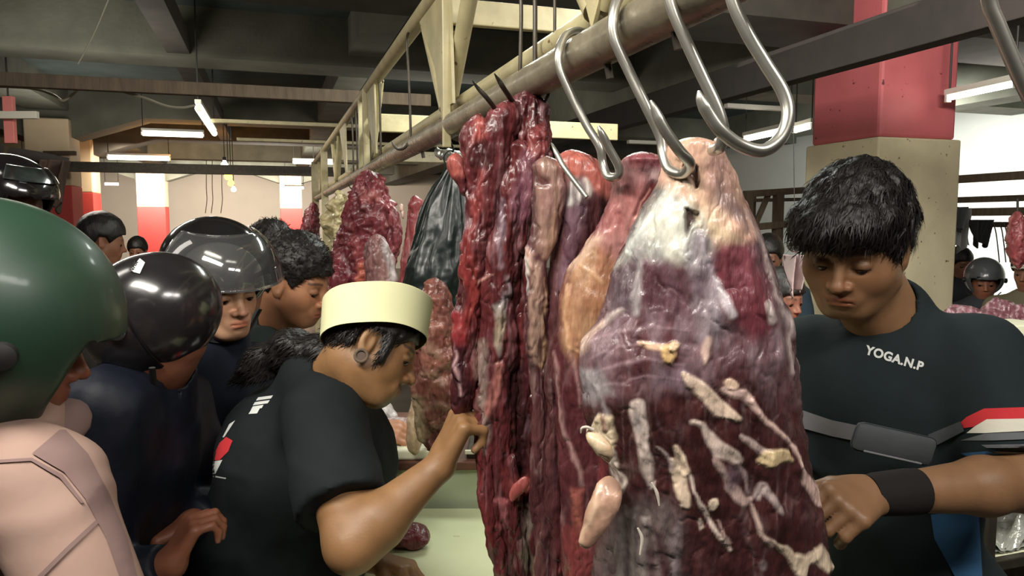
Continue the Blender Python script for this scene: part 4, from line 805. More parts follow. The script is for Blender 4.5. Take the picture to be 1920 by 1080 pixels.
# ---------------------------------------------------------------- black plastic bag
Kp = None
def bag():
    t = thing('plastic_bag', 'black plastic bag tied to the rail beside the dark red bundle', 'bag', at(815, 450, 2.1))
    rows = np.array([(306, 846, 856, .012), (318, 838, 862, .02), (350, 814, 880, .03), (400, 792, 892, .05), (450, 778, 896, .07), (500, 764, 896, .085), (560, 756, 892, .095), (600, 756, 886, .09), (625, 764, 880, .07), (636, 790, 860, .03)], float)
    ys = np.arange(306, 637, 2.); n = 110; th = np.linspace(0, 2*PI, n, endpoint=False); V = []
    for y in ys:
        xl, xr, h = [np.interp(y, rows[:, 0], rows[:, k]) for k in (1, 2, 3)]; a, b = at(xl, y, 2.1), at(xr, y, 2.1); r = (b[0]-a[0])/2; c = (a+b)/2
        k = np.clip((y-306)/200, 0, 1); fold = np.sin(th*7+2*np.sin(y*.01))*.15*(1-k*.8)+np.sin(th*15+y*.012)*.05*(1-k*.8)
        nz = fbm(np.stack([np.cos(th)*2.5, np.sin(th)*2.5, np.full(n, y*.014)], 1), 4)*.40*(k+.12); m = 1+fold+nz*.6
        V += [(c[0]+r*math.cos(t_)*q, c[1]-h*math.sin(t_)*q, c[2]) for t_, q in zip(th, m)]
    m = len(ys); i, j = np.meshgrid(np.arange(m-1), np.arange(n), indexing='ij'); i, j = i.ravel(), j.ravel(); j2 = (j+1) % n
    o = obj('sack', np.array(V), np.stack([i*n+j, i*n+j2, (i+1)*n+j2, (i+1)*n+j], 1), M['bag'], t)
    bot = V[(m-1)*n:]; obj('sack_bottom', bot, [list(range(n))], M['bag'], t)
    MB().tube([at(845, 330, 2.1), at(832, 296, 2.1), at(846, 282, 2.09), at(858, 296, 2.1), at(850, 330, 2.1)], [.006, .007, .004, .007, .006], 10, 6, flat=.35).make('handle', M['bag'], t, True)
    MB().tube([at(770, 470, 2.07), at(800, 380, 2.05), at(828, 330, 2.06), at(842, 300, 2.08)], [.003, .006, .006, .003], 8, 6, flat=.5).make('fold', M['bag'], t, True)
    MB().tube([at(847, 284, 2.09), at(849, 276, 2.09), RK(2.12, ZM+.035), RK(2.14, ZM-.01, .04)], .003, 8, 4).make('tie', M['bag'], t, True)
bag()
# clear crumpled plastic near the rail behind the bag
# ================================================================ people
def fabric(name, c, var=.12, rough=.85, b=.003): return mat(name, c, rough, var=var, vscale=9, bump=b, bscale=14, spec=.25)
M['hair'] = mat('black_hair', '16120f', .5, var=.3, vscale=60, stretch=(1, 1, .3), bump=.002, bscale=140)
M['shoe'] = mat('black_rubber', '1b1a19', .6)
M['trouser'] = fabric('dark_trousers', '23252b')
def torso_parts(J, infl=0.):
    N, Pv, SL, SR = J['neck'], J['pelvis'], J['sl'], J['sr']; up = nrm(N-Pv); r = nrm((SR-SL)-up*np.dot(SR-SL, up)); f = np.cross(up, r); R = np.array([r, f, up]); L = np.linalg.norm(N-Pv)
    sw = np.linalg.norm(SR-SL)/2; mid = (SL+SR)/2
    return R, L, sw, mid, up
def person(label, J, head=None, skin='a8785a', shirt=('2a3336', 'short'), trousers=None, arms=(), hs=1., hh=.0034, ha=.0042, hc=.009, hair=None, fat=0, stub=0, group=None, folds=.009, girth=1., lids=.5, brow=True, neck=.056, legs=True, name='person', thk=1., collar=0):
    """J: joints neck, pelvis, sl, sr in world space; head=(centre, frame); arms: (side, elbow, wrist, hand kwargs)"""
    for k in J: J[k] = np.asarray(J[k], float)
    hcn, HR = head; hcn = np.asarray(hcn, float); sk = lin(skin)
    t = thing(name, label, 'person', (J['pelvis'][0], J['pelvis'][1], 0), group); t['_'] = 0; del t['_']
    R, L, sw, mid, up = torso_parts(J); Pv = J['pelvis']; N = J['neck']
    fwd = R[1]
    hipv = nrm(np.array([R[0][0], R[0][1], 0])); ff = np.array([-hipv[1], hipv[0], 0]); 
    if ff.dot(fwd) < 0: ff = -ff
    hips = [Pv-hipv*.085+np.array([0, 0, -.03]), Pv+hipv*.085+np.array([0, 0, -.03])]
    hz = hips[0][2]
    knees = [h_*np.array([1, 1, 0])+np.array([0, 0, hz*.53])+ff*.03 for h_ in hips]; ank = [h_*np.array([1, 1, 0])+np.array([0, 0, .085])-ff*.02+hipv*s_*.02 for h_, s_ in zip(hips, (-1, 1))]
    def torso(P, i=0.):
        d = seg(P, J['sl']+R[0]*.035-up*.01, J['sr']-R[0]*.035-up*.01, .052+i, .052+i)
        d = smin(d, ell(P, mid*.78+Pv*.22-up*.0+fwd*.012, (sw*.88*girth+i, .108*girth*thk+i, .17+i), R), .06)
        d = smin(d, ell(P, mid*.4+Pv*.6+fwd*.01, (sw*.78*girth+i, .102*girth*thk+i, .18+i), R), .06)
        d = smin(d, ell(P, Pv, (.16*girth+i, .11*girth*thk+i, .12+i), R), .06)
        return smin(d, seg(P, N, mid-up*.02, .058+i, .075+i), .05)
    nb = N*.6+mid*.4
    HRs = HR.astype(np.float32)
    def headf(P):
        q = ((P-hcn.astype(np.float32))@HRs.T)/hs; d = head_sdf(q, fat)*hs
        a = hcn+HR.T@np.array([0, -.030, -.045])*hs; b = hcn+HR.T@np.array([0, .006, -.07])*hs
        nk = smin(seg(P, a, nb, neck, neck*1.12), seg(P, b, nb+fwd*.02, neck*.82, neck), .02); return smin(d, nk, .025)
    mns = np.minimum(hcn-.17, nb-.10); mxs = np.maximum(hcn+.17, nb+.10)
    Vh, Qh = surface(headf, mns, mxs, hh); q = ((Vh-hcn)@HR.T)/hs; ch = head_color(q, sk, stub=stub, brow=brow)
    chunks = [(Vh, Qh, ch)]; AR = []
    for side, E, W, hk in arms:
        Sj = J['sl'] if side == 'l' else J['sr']; E = np.asarray(E, float); W = np.asarray(W, float); AR.append((side, Sj, E, W))
        hsg = hand_segs(W, **hk) if hk else []
        def armf(P):
            fa = E*.72+W*.28
            d = smin(seg(P, Sj, E, .050*girth, .040*girth), smin(seg(P, E, fa, .040, .041*girth), seg(P, fa, W, .041*girth, .0255), .02), .03)
            if hsg: d = smin(d, hands_sdf(P, hsg), .018)
            return d
        pts = np.array([Sj, E, W]+[x for s_ in hsg for x in (s_[0], s_[1])]); V_, Q_ = surface(armf, pts.min(0)-.07, pts.max(0)+.07, ha)
        ca = np.tile(sk, (len(V_), 1))*(1+.14*fbm(V_*45, 3))[:, None]
        for s_ in hsg:   # nails
            if s_[4][0] in 'ft' and s_[2] < .0088*hk.get('size', 1):
                tip = s_[1]; w_ = np.exp(-((V_-(tip))**2).sum(1)/.00004); ca = ca*(1-.35*w_[:, None])+np.array([.6, .36, .28])*(.35*w_[:, None])
        chunks.append((V_, Q_, ca))
    core = lambda P: smin(smin(torso(P, -.02), seg(P, hips[0], knees[0], .065, .048), .03), seg(P, hips[1], knees[1], .065, .048), .03)
    def coref(P):
        d = core(P)
        for a, b in zip(knees, ank): d = smin(d, seg(P, a, b, .046, .034), .02)
        return d
    allp = np.array([J['sl'], J['sr'], N, Pv, *hips, *knees, *ank]); V_, Q_ = surface(coref, allp.min(0)-.17, allp.max(0)+.17, .016, B=6, slack=.03)
    chunks.append((V_, Q_, np.tile(sk, (len(V_), 1))))
    n = 0; VV = []; QQ = []; CC = []
    for a, b, c in chunks: VV.append(a); QQ.append(b+n); CC.append(c); n += len(a)
    body = obj('body', np.concatenate(VV), np.concatenate(QQ), M['skin'], t, True, np.concatenate(CC))
    # eyes
    for s_ in (-1, 1):
        ce = hcn+HR.T@np.array([s_*.031, .0742, -.0060])*hs
        m = MB(); m.tube([ce+HR[1]*z*.0125*hs for z in (-.9, -.4, .2, .7, .92, 1)], [hs*.0125*math.sqrt(max(.02, 1-z*z)) for z in (-.9, -.4, .2, .7, .92, .999)], 14).make('eye', M['iris'], body, True)
    # shirt
    sc, sl = shirt[0], shirt[1]; sm = sc if not isinstance(sc, str) else fabric('fabric_'+sc, sc)
    seed = hash(label) % 97 if False else (len(label)*7) % 97
    def shirtf(P):
        d = torso(P, .014)
        if collar: cb = nb+(hcn-nb)*collar; d = smin(d, seg(P, nb, cb, neck+.040, neck+.028), .03)
        for side, Sj, E, W in AR:
            if sl == 'long':
                ax = nrm(W-E).astype(np.float32); e = smin(seg(P, Sj, E, .070*girth, .058*girth), smax(seg(P, E, W, .058*girth, .042), (P-W.astype(np.float32))@ax+.012, .004), .02)
            else:
                fr = sl if not isinstance(sl, str) else .72; ax = nrm(E-Sj).astype(np.float32); e = smax(seg(P, Sj, E, .066*girth, .070*girth), (P-(Sj+(E-Sj)*fr).astype(np.float32))@ax, .004)
            d = smin(d, e, .045)
        d = smax(d, -(seg(P, hcn+HR.T@np.array([0, -.02, -.05])*hs, nb, neck+.006, neck+.010)), .008)
        hem = (Pv-up*.12); d = smax(d, (hem-P)@up.astype(np.float32) if False else -((P-hem.astype(np.float32))@up.astype(np.float32)), .01)
        q = (P@R.T.astype(np.float32)); n_ = fbm(np.stack([q[:, 0]*9, q[:, 1]*9, q[:, 2]*5+q[:, 0]*4+seed], 1), 3); n2 = 1-np.abs(fbm(np.stack([q[:, 0]*5+seed, q[:, 1]*5, q[:, 2]*9-q[:, 0]*5], 1), 2))*4
        return d+n_*folds-np.clip(n2, 0, 1)*folds*.35
    pts = np.array([J['sl'], J['sr'], N, Pv-up*.13]+[x for a in AR for x in (a[2], a[3])]); V_, Q_ = surface(shirtf, pts.min(0)-.19, pts.max(0)+.19, hc)
    so = obj('jacket' if sl == 'long' else 'shirt', V_, Q_, sm, t, True)
    if legs:
        def trf(P):
            d = ell(P, Pv-np.array([0, 0, .02]), (.165*girth, .118*girth, .13), R)
            for a, b, c in zip(hips, knees, ank): d = smin(d, smin(seg(P, a, b, .088*girth, .066), seg(P, b, c, .066, .055), .03), .03)
            return d+fbm(P*np.array([9, 9, 5], np.float32), 2)*.008
        pts = np.array([Pv, *hips, *knees, *ank]); V_, Q_ = surface(trf, pts.min(0)-[.2, .2, .06], pts.max(0)+.17, .014, B=6)
        obj('trousers', V_, Q_, trousers or M['trouser'], t, True)
        for a in ank:
            f_ = np.array([a[0], a[1], 0]); m = MB()
            Z = np.array([0, 0, 1.]); m.tube([f_+ff*-.07+Z*.045, f_+ff*-.03+Z*.05, f_+ff*.06+Z*.045, f_+ff*.14+Z*.032, f_+ff*.19+Z*.026], [.036, .044, .044, .036, .018], 12, 3); m.box(f_+ff*.055+Z*.008, (.09, .27, .016), (hipv, ff, Z), .005)
            m.make('shoe', M['shoe'], t, True)
    return t, so, (hcn, HR, hs), V_, Q_
def hair_cap(t, H, fn, lo=-.16, hi=.19, h=.0045, nst=900, length=.03, width=.003, flow=None, mask=None, matl=None, name='hair'):
    hcn, HR, hs = H; f = lambda P: fn(((P-hcn.astype(np.float32))@HR.T.astype(np.float32))/hs)*hs
    V, Q = surface(f, hcn-.19, hcn+.19, h); o = obj(name, V, Q, matl or M['hair'], t)
    if nst:
        q = ((V-hcn)@HR.T)/hs; mk = None if mask is None else mask(q)
        fl = flow or (lambda p: HR.T@np.array([0, .1, -1.])); strands('hair_strands', V, Q, matl or M['hair'], o, nst, length, width, fl, mask=mk)
    return o
def hair_short(q, front=.045, nape=-.06, th=.012, top=.0, seed=0):
    d = ell(q, (0, -.012, .036+top*.5), (.078+th, .096+th, .088+th+top)); y, z = q[:, 1], q[:, 2]
    # hairline: forehead in front, round the ear, down to the nape
    line = np.interp(y, [-.12, -.05, -.02, .012, .03, .055, .08, .1], [nape, nape+.005, .018, .022, -.01, front-.02, front, front]).astype(np.float32)
    d = smax(d, line-z, .006); return d+fbm(q*np.array([90, 90, 60], np.float32)+seed, 3)*.006
def helmet(t, H, shell, size=(.122, .152, .130), cen=(0, -.012, .032), cut=.012, back=-.10, fo=.0, name='helmet', liner='1a1a1a', trim=None, h=.0045):
    """open-face helmet: shell with an opening for the face, rubber trim and inner liner"""
    hcn, HR, hs = H
    def fn(q):
        y, z = q[:, 1], q[:, 2]; o = ell(q, cen, size); d = smax(o, -ell(q, cen, tuple(s_-.020 for s_ in size)), .006)
        d = smax(d, (back-z), .006)
        cy = np.interp(z, [-.12, -.06, 0, cut+.028, cut+.030], [.035+fo, .045+fo, .062+fo, .075+fo, 9]).astype(np.float32)
        return smax(d, np.minimum(y-cy, 9), .008)
    f = lambda P: fn(((P-hcn.astype(np.float32))@HR.T.astype(np.float32))/hs)*hs
    V, Q = surface(f, hcn-.22, hcn+.22, h); top = thing(name, '', 'helmet'); bpy.data.objects.remove(top)
    return V, Q
def visor_mesh(H, size, cen, yaw, plo, phi, out=1.07, dip=0., n=48, m=22, th=.0022):
    """curved transparent sheet in front of the helmet, angles in degrees; a closed thin shell"""
    hcn, HR, hs = H; V = []
    for lay in (0, th):
        for i in range(m):
            for j in range(n):
                a = math.radians(-yaw+2*yaw*j/(n-1)); e = abs(2*j/(n-1)-1); lo = plo+dip*e**3; b = math.radians(lo+(phi-lo)*i/(m-1))
                d = np.array([math.sin(a)*math.cos(b), math.cos(a)*math.cos(b), math.sin(b)]); oo = out+(1.035-out)*(i/(m-1))**.7; V.append(hcn+HR.T@((np.array(cen)+d*(np.array(size)*oo+lay))*hs))
    Fc = []; K = n*m
    for i in range(m-1):
        for j in range(n-1):
            a = i*n+j; Fc += [(a, a+1, a+n+1, a+n), (K+a, K+a+n, K+a+n+1, K+a+1)]
    for j in range(n-1): Fc += [(j, j+1, K+j+1, K+j), ((m-1)*n+j, K+(m-1)*n+j, K+(m-1)*n+j+1, (m-1)*n+j+1)]
    for i in range(m-1): Fc += [(i*n, K+i*n, K+(i+1)*n, (i+1)*n), (i*n+n-1, (i+1)*n+n-1, K+(i+1)*n+n-1, K+i*n+n-1)]
    return np.array(V), Fc
def put_helmet(H, label, shellmat, size=(.122, .152, .130), cen=(0, -.012, .032), visor=None, **k):
    V, Q = helmet(None, H, shellmat, size, cen, **k); t = thing('helmet', label, 'helmet', H[0]); s_ = obj('shell', V, Q, shellmat, t)
    hcn, HR, hs = H
    # rubber edge round the face opening
    E = []
    for a in np.linspace(-1, 1, 40):
        x = a; z = .045-.12*abs(a)**3; y = .080-.055*abs(a)**1.6; e = np.array([a*size[0]*.97, y, cen[2]-.03+z-.02]); E.append(e)
    for sd in (-1, 1):
        c = hcn+HR.T@(np.array([sd*size[0]*.99, .02, .015])*hs); ax = HR[0]*sd
        MB().tube([c-ax*.004, c+ax*.008*hs, c+ax*.011*hs], [.017*hs, .016*hs, .008*hs], 16).make('visor_pivot', M['shoe'], t, True)
        MB().tube([hcn+HR.T@(np.array([sd*size[0]*.85, .0, -.07])*hs), hcn+HR.T@(np.array([sd*.05, .03, -.115])*hs), hcn+HR.T@(np.array([0, .045, -.125])*hs)], .006, 8, 5, flat=.4).make('chin_strap', M['shoe'], t, True)
    if visor:
        vm, yaw, plo, phi, out, dip = visor; V_, F_ = visor_mesh(H, size, cen, yaw, plo, phi, out, dip); obj('visor', V_, F_, vm, t)
    return t, s_
Yw = lambda x, y, d: at(x, y, d)
# --- the young man on the right ---------------------------------------------------
J = dict(neck=at(1668, 585, 1.46), pelvis=at(1700, 1100, 1.47), sl=at(1842, 668, 1.36), sr=at(1512, 660, 1.56))
hcen = at(1602, 462, 1.39)
W7 = at(1628, 928, 1.13); D7 = at(1548, 962, 1.03)-W7
man, shirt7, H7, _, _ = person('young man with thick black hair in a black T-shirt behind the big leg of beef', J, (hcen, head_frame(219, -20, -4)), '8c6849', ('1d2729', .86),
    arms=(('l', at(1925, 905, 1.20), W7, dict(D=D7, N=(-.25, .5, -.8), Sd=(-.1, .9, .45), curl=((50, 50, 35), (55, 55, 35), (60, 55, 35), (65, 55, 35)), size=1.05)),
          ('r', at(1455, 890, 1.52), at(1440, 905, 1.25), dict(D=(-.1, -.8, -.1), N=(1, 0, 0), Sd=(0, 0, 1)))), hs=1.06, fat=.011, hh=.0030, ha=.0036, hc=.0075, girth=1.1, folds=.008, neck=.062)
def hair7(q):
    d = hair_short(q, .042, -.062, .017, .008, 3)
    x, y, z = q[:, 0], q[:, 1], q[:, 2]
    fr = ell(q, (.012, .062, .070), (.082, .056, .042)); fr = smax(fr, -(z-(.038+.012*np.sin(x*70)+.006*np.sin(x*160+1))), .004)
    f2 = ell(q, (.030, .088, .062), (.050, .030, .030))
    d = smin(d, smin(fr, smax(f2, -(z-(.036+.01*np.sin(x*90+2))), .004), .01), .015); return d+fbm(q*np.array([55, 55, 40], np.float32), 3)*.010
hair_cap(man, H7, hair7, nst=5200, length=.020, width=.0026, mask=lambda q: q[:, 2] > -.05, flow=lambda p: H7[1].T@np.array([.25, .55, -.8]), h=.004)

M['white_print'] = mat('white_print', 'd5d8d4', .6); M['red_cloth'] = fabric('red_cloth', 'c4353a'); M['white_cloth'] = fabric('white_cloth', 'd8d4c4'); M['blue_cloth'] = fabric('blue_cloth', '3a6288'); M['grey_stripe'] = fabric('grey_stripe', '66696c'); M['navy_stripe'] = fabric('navy_stripe', '1f2c38')
b7 = bvh_of(shirt7)
decal('lettering', text_polys('YOGA.N.P', (1622, 663), (1, .30), (.28, -1), 22), b7, M['white_print'], shirt7, step=3)
decal('sleeve_band', [[(1786, 806), (1812, 782), (1845, 766), (1960, 762), (1960, 784), (1850, 786), (1825, 800)]], b7, M['red_cloth'], shirt7, off=.002, step=6)
decal('sleeve_band', [[(1812, 812), (1828, 799), (1850, 786), (1960, 784), (1960, 806), (1845, 812)]], b7, M['white_cloth'], shirt7, off=.002, step=6)
decal('sleeve_stripe', [[(1800, 826), (1845, 813), (1960, 808), (1960, 822), (1860, 826)], [(1840, 834), (1960, 832), (1960, 840), (1850, 840)], [(1860, 846), (1960, 850), (1960, 858), (1875, 852)]], b7, M['grey_stripe'], shirt7, off=.0025, step=6)
decal('sleeve_hem', [[(1800, 850), (1850, 846), (1960, 866), (1960, 905), (1880, 884), (1840, 866)]], b7, M['blue_cloth'], shirt7, off=.003, step=6)
decal('blue_hem', [[(1745, 965), (1835, 955), (1842, 1080), (1790, 1080), (1752, 1010)]], b7, M['blue_cloth'], shirt7, off=.004, step=8)
# waist bag with its strap
wb = thing('waist_bag', 'grey waist bag with a light strap worn across the black T-shirt on the right', 'bag', at(1650, 830, 1.3))
M['greybag'] = fabric('grey_nylon', '4a4d50', rough=.6)
decal('strap', [[(1440, 748), (1495, 766), (1560, 788), (1650, 806), (1640, 834), (1560, 818), (1495, 800), (1440, 784)]], b7, M['strap'] if 'strap' in M else M.setdefault('strap', fabric('light_strap', '77787a')), wb, off=.006)
decal('strap', [[(1740, 815), (1800, 790), (1808, 808), (1750, 838)]], b7, M['greybag'], wb, off=.006)
pc = at(1675, 832, 1.262); ax = nrm(at(1760, 850, 1.26)-at(1590, 812, 1.27)); az = nrm(np.cross(ax, (0, 1, 0.1)))
if az[2] < 0: az = -az
MB().box(pc, (.14, .02, .052), (ax, np.cross(az, ax), az), .012).make('pouch', M['greybag'], wb, True)
MB().box(pc-az*.022+ax*0+np.array([0, -.010, 0]), (.10, .004, .003), (ax, np.cross(az, ax), az), .001).make('zip', M['strap'], wb)
wbnd = MB(); wd = nrm(at(1925, 905, 1.20)-W7)
wbnd.tube([W7+wd*.000, W7+wd*.015, W7+wd*.075, W7+wd*.09], [.0305, .0335, .0365, .0360], 28).make('wristband', fabric('black_band', '211d1b'), man, True)
# --- the seller with the white cap --------------------------------------------------
J = dict(neck=at(592, 706, 1.54), pelvis=at(455, 1165, 1.66), sr=at(606, 786, 1.42), sl=at(600, 756, 1.76))
W6 = at(826, 872, 1.315); hc6 = at(696, 650, 1.50)
seller, shirt6, H6, _, _ = person('bending seller in a white cap and black T-shirt holding a strip of beef', J, (hc6, head_frame(88, -24, -22)), '8f6a46', ('161c1e', .72),
    arms=(('r', at(660, 1022, 1.235), W6, dict(D=at(868, 778, 1.325)-W6, N=(.8, .35, -.35), Sd=(-.25, .9, .2), curl=((50, 70, 50), (72, 80, 45), (74, 82, 45), (76, 84, 45)), thumb=(.3, .7), size=1.08)),
          ('l', at(640, 1030, 1.72), at(700, 1050, 1.53), dict(D=(.9, -.35, -.05), N=(.2, -.3, -.9), Sd=(.2, -.8, .4), curl=(40, 50, 30)))), hh=.0030, ha=.0036, hc=.0075, stub=.9, girth=1.15, thk=1.45, folds=.011, neck=.053, hs=.96)
def hair6(q):
    d = hair_short(q, .040, -.088, .007, 0, 9); x, y, z = q[:, 0], q[:, 1], q[:, 2]
    sb = smax(ell(q, (.074, .034, -.006), (.010, .011, .034)), -(z+.05), .004); d = smin(d, sb, .006)
    return d
hair_cap(seller, H6, hair6, nst=1500, length=.02, width=.002, flow=lambda p: H6[1].T@np.array([0, -.5, -.8]), mask=lambda q: (q[:, 2] < .03))
pts6 = [at(640, 668, 1.50), at(600, 658, 1.52), at(545, 655, 1.54), at(490, 680, 1.55), at(445, 715, 1.56)]
def pony(P):
    d = None
    for a, b, ra, rb in zip(pts6[:-1], pts6[1:], (.024, .028, .034, .028), (.028, .034, .028, .012)):
        s_ = seg(P, a, b, ra, rb); d = s_ if d is None else smin(d, s_, .03)
    return d+fbm(P*30, 3)*.018
Vp, Qp = surface(pony, np.min(pts6, 0)-.1, np.max(pts6, 0)+.1, .0055); po = obj('ponytail', Vp, Qp, M['hair'], seller)
strands('hair_strands', Vp, Qp, M['hair'], po, 1500, .022, .0016, lambda p: np.array([-1, 0, -.45]), wob=.3)
# cap: a stiff pale band, open below
M['cap'] = mat('pale_paper_cap', 'dcdcae', .7, var=.03, vscale=8)
cap = thing('cap', 'tall pale cream cap worn by the bending seller', 'cap', hc6)
def capmesh():
    n = 72; V = []; hcn, HR, hs = H6[0]+np.array([.022, -.022, -.004]), head_frame(76, -10, -33), .975; cen = np.array([0, -.014, .0])
    prof = [(.088, .109, .026), (.0905, .111, .055), (.093, .1135, .085), (.0955, .1155, .112), (.094, .114, .1145), (.06, .075, .121), (.0, .0, .124)]
    inn = [(.0865, .1075, .026), (.0885, .109, .055), (.091, .1115, .085), (.0935, .1135, .110)]
    for rx, ry, z in inn[::-1]+prof:
        for k in range(n):
            a = 2*PI*k/n; V.append(hcn+HR.T@((cen+np.array([rx*math.cos(a), ry*math.sin(a), z+.010*math.sin(a)-.004+.001*math.sin(a*5)]))*hs))
    m = len(inn)+len(prof); i, j = np.meshgrid(np.arange(m-1), np.arange(n), indexing='ij'); i, j = i.ravel(), j.ravel(); j2 = (j+1) % n
    o = obj('band', np.array(V), np.stack([i*n+j, i*n+j2, (i+1)*n+j2, (i+1)*n+j], 1), M['cap'], cap); o.data.set_sharp_from_angle(angle=.6)
capmesh()
# ear plug ring
ec = H6[0]+H6[1].T@np.array([.084, -.004, -.038]); ea = nrm(H6[1][0]+np.array([0, -.15, 0])); e1 = nrm(np.cross(ea, (0, 0, 1))); e2 = np.cross(ea, e1)
MB().tube([ec+(e1*math.cos(a)+e2*math.sin(a))*.0115 for a in np.linspace(0, 2*PI, 25)], .0032, 8, cap=False).make('ear_ring', M['wood'], seller, True)
MB().tube([ec-ea*.004, ec-ea*.001], .010, 20).make('ear_plug', mat('dark_plug', '4a3626', .5), seller, True)
b6 = bvh_of(shirt6)
decal('back_print', [[(484, 745), (512, 741), (508, 747), (480, 751)], [(478, 754), (506, 750), (502, 756), (474, 760)], [(474, 762), (494, 759), (491, 765), (470, 769)], [(472, 767), (488, 764), (482, 775), (466, 776)]], b6, M['white_print'], shirt6, step=3)
decal('shirt_patch', [[(412, 830), (424, 819), (436, 826), (428, 846), (412, 862), (397, 865), (402, 850)]], b6, M['red_cloth'], shirt6, step=4)
decal('shirt_patch', [[(397, 866), (417, 862), (404, 888), (382, 890)]], b6, M['white_print'], shirt6, step=4)
decal('shirt_patch', [[(375, 893), (398, 891), (396, 903), (376, 904)]], b6, M['grey_stripe'], shirt6, step=4)
decal('shirt_seam', [[(398, 891), (424, 896), (423, 898), (398, 894)], [(430, 795), (441, 788), (420, 820), (417, 820)]], b6, M['white_print'], shirt6, step=4)
# --- man in the green helmet, nearest at the left ------------------------------------------
J = dict(neck=at(-10, 800, .98), pelvis=at(-70, 1500, 1.02), sr=at(78, 915, .90), sl=at(-140, 900, 1.16))
h1 = at(-4, 632, .98)
M['jacket1'] = fabric('beige_pink_jacket', '9e8377', .08, .8, .002)
p1, jk1, H1, _, _ = person('person in a green helmet and beige pink jacket, nearest at the left edge', J, (h1, head_frame(62, -14, 6)), '84523c', (M['jacket1'], 'long'),
    arms=(('r', at(215, 1230, .84), at(240, 1420, 1.0), dict(D=(.3, .8, -.2), N=(0, 0, -1), Sd=(-.8, .2, 0))), ('l', at(-150, 1300, 1.2), at(-60, 1400, 1.35), dict(D=(.3, .8, -.2), N=(0, 0, -1), Sd=(.8, .2, 0)))), hh=.0045, ha=.007, hc=.008, folds=.012, girth=1.0, collar=.3)
M['green'] = mat('matt_green_shell', '20392a', .45, var=.06, vscale=4, coat=.15)
M['black'] = mat('gloss_black_shell', '1a1818', .12, coat=.6, var=.15, vscale=20)
M['blackmatt'] = mat('black_shell', '211e1f', .22, coat=.5, var=.2, vscale=25)
hm1, s1 = put_helmet(H1, 'matt green open-face helmet, nearest at the left edge', M['green'], (.142, .168, .156), (0, -.020, .026), back=-.140, cut=.005, fo=.030)
M['mauve'] = fabric('mauve_cloth', '7c6662', .1)
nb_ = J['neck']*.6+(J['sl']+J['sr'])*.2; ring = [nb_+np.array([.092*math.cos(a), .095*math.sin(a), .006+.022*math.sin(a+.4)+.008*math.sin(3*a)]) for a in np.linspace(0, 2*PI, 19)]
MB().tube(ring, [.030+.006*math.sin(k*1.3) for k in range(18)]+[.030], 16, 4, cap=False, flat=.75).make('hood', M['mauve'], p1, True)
bj = bvh_of(jk1)
decal('mauve_band', [[(118, 800), (165, 850), (205, 925), (240, 1010), (262, 1100), (232, 1100), (200, 1010), (160, 935), (120, 885), (60, 850)]], bj, M['mauve'], jk1, off=.002, step=10)  # darker mauve band laid along the side of the jacket
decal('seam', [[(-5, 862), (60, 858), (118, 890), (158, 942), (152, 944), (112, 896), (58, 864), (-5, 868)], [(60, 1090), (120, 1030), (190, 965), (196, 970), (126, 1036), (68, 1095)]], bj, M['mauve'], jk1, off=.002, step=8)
# --- person in black helmet behind -----------------------------------------------------
M['navy'] = fabric('navy_jacket', '10141f', .2, .55, .004)
J = dict(neck=at(275, 715, 1.50), pelvis=at(150, 1300, 1.46), sr=at(215, 745, 1.70), sl=at(345, 745, 1.34))
J['sr'] = at(330, 750, 1.68); J['sl'] = at(200, 770, 1.36)
h2 = at(286, 612, 1.46)
p2, jk2, H2, _, _ = person('person in a dark navy jacket with the glossy black helmet turned to the left', J, (h2, head_frame(262, -22, 0)), '84523c', (M['navy'], 'long'),
    arms=(('r', at(400, 960, 1.72), at(360, 980, 1.5), dict(D=(-.6, -.5, -.1), N=(0, 0, -1), Sd=(0, .5, 0))), ('l', at(160, 1130, 1.30), at(322, 1058, 1.29), dict(D=(.35, .3, .8), N=(.6, .5, -.3), Sd=(-.5, .8, .1), curl=(55, 60, 40), size=.9))), hh=.0045, ha=.0045, hc=.009, folds=.014, girth=1.12, collar=.75)
clear = glass('clear_visor', (.93, .94, .92), .02, .86); smoke = glass('smoked_visor', (.10, .09, .09), .06, .75)
hm2, s2 = put_helmet(H2, 'glossy black helmet with a small white sticker on its front, turned left', M['blackmatt'], (.110, .133, .116), (0, -.012, .026), back=-.138, cut=.0, fo=.02, visor=(M['blackmatt'], 88, -64, 14, 1.04, 6))
MB().prism([at(x, y, 1.345) for x, y in ((178, 594), (190, 591), (206, 608), (226, 634), (214, 637), (183, 632))], (0, .012, 0)).make('visor_edge', M['white_print'], hm2)['label'] = 'white edge of the visor'
bs2 = bvh_of(s2)
decal('sticker', [[(243, 508), (262, 484), (272, 492), (262, 513)]], bs2, M['white_print'], s2, off=.002, step=4)
decal('lettering', text_polys('NHK', (248, 510), (.48, -.85), (-.9, -.45), 10), bs2, M['shoe'], s2, off=.003, step=3)
# --- person in glossy black helmet with clear visor --------------------------------------
J = dict(neck=at(395, 650, 1.86), pelvis=at(370, 1200, 1.9), sr=at(330, 700, 1.75), sl=at(470, 690, 2.02))
h3 = at(414, 541, 1.80)
p3, jk3, H3, _, _ = person('person in a glossy black helmet with a raised clear visor, looking down to the right', J, (h3, head_frame(132, -10, 4)), 'cfa080', ('141a26', 'long'),
    arms=(('r', at(320, 930, 1.72), at(330, 1080, 1.80), dict(D=(.2, .1, -.9), N=(.8, 0, 0), Sd=(.2, -.8, 0))), ('l', at(485, 900, 2.06), at(480, 1030, 2.02), dict(D=(.2, .1, -.9), N=(-.8, 0, 0), Sd=(.2, -.8, 0)))), hh=.0034, ha=.007, hc=.010, folds=.012, collar=.25)
hm3, s3 = put_helmet(H3, 'glossy black helmet with a clear visor pushed up and an oval white sticker', M['black'], (.122, .152, .118), (0, -.026, .052), visor=(clear, 84, -8, 50, 1.22, 4), cut=.004)
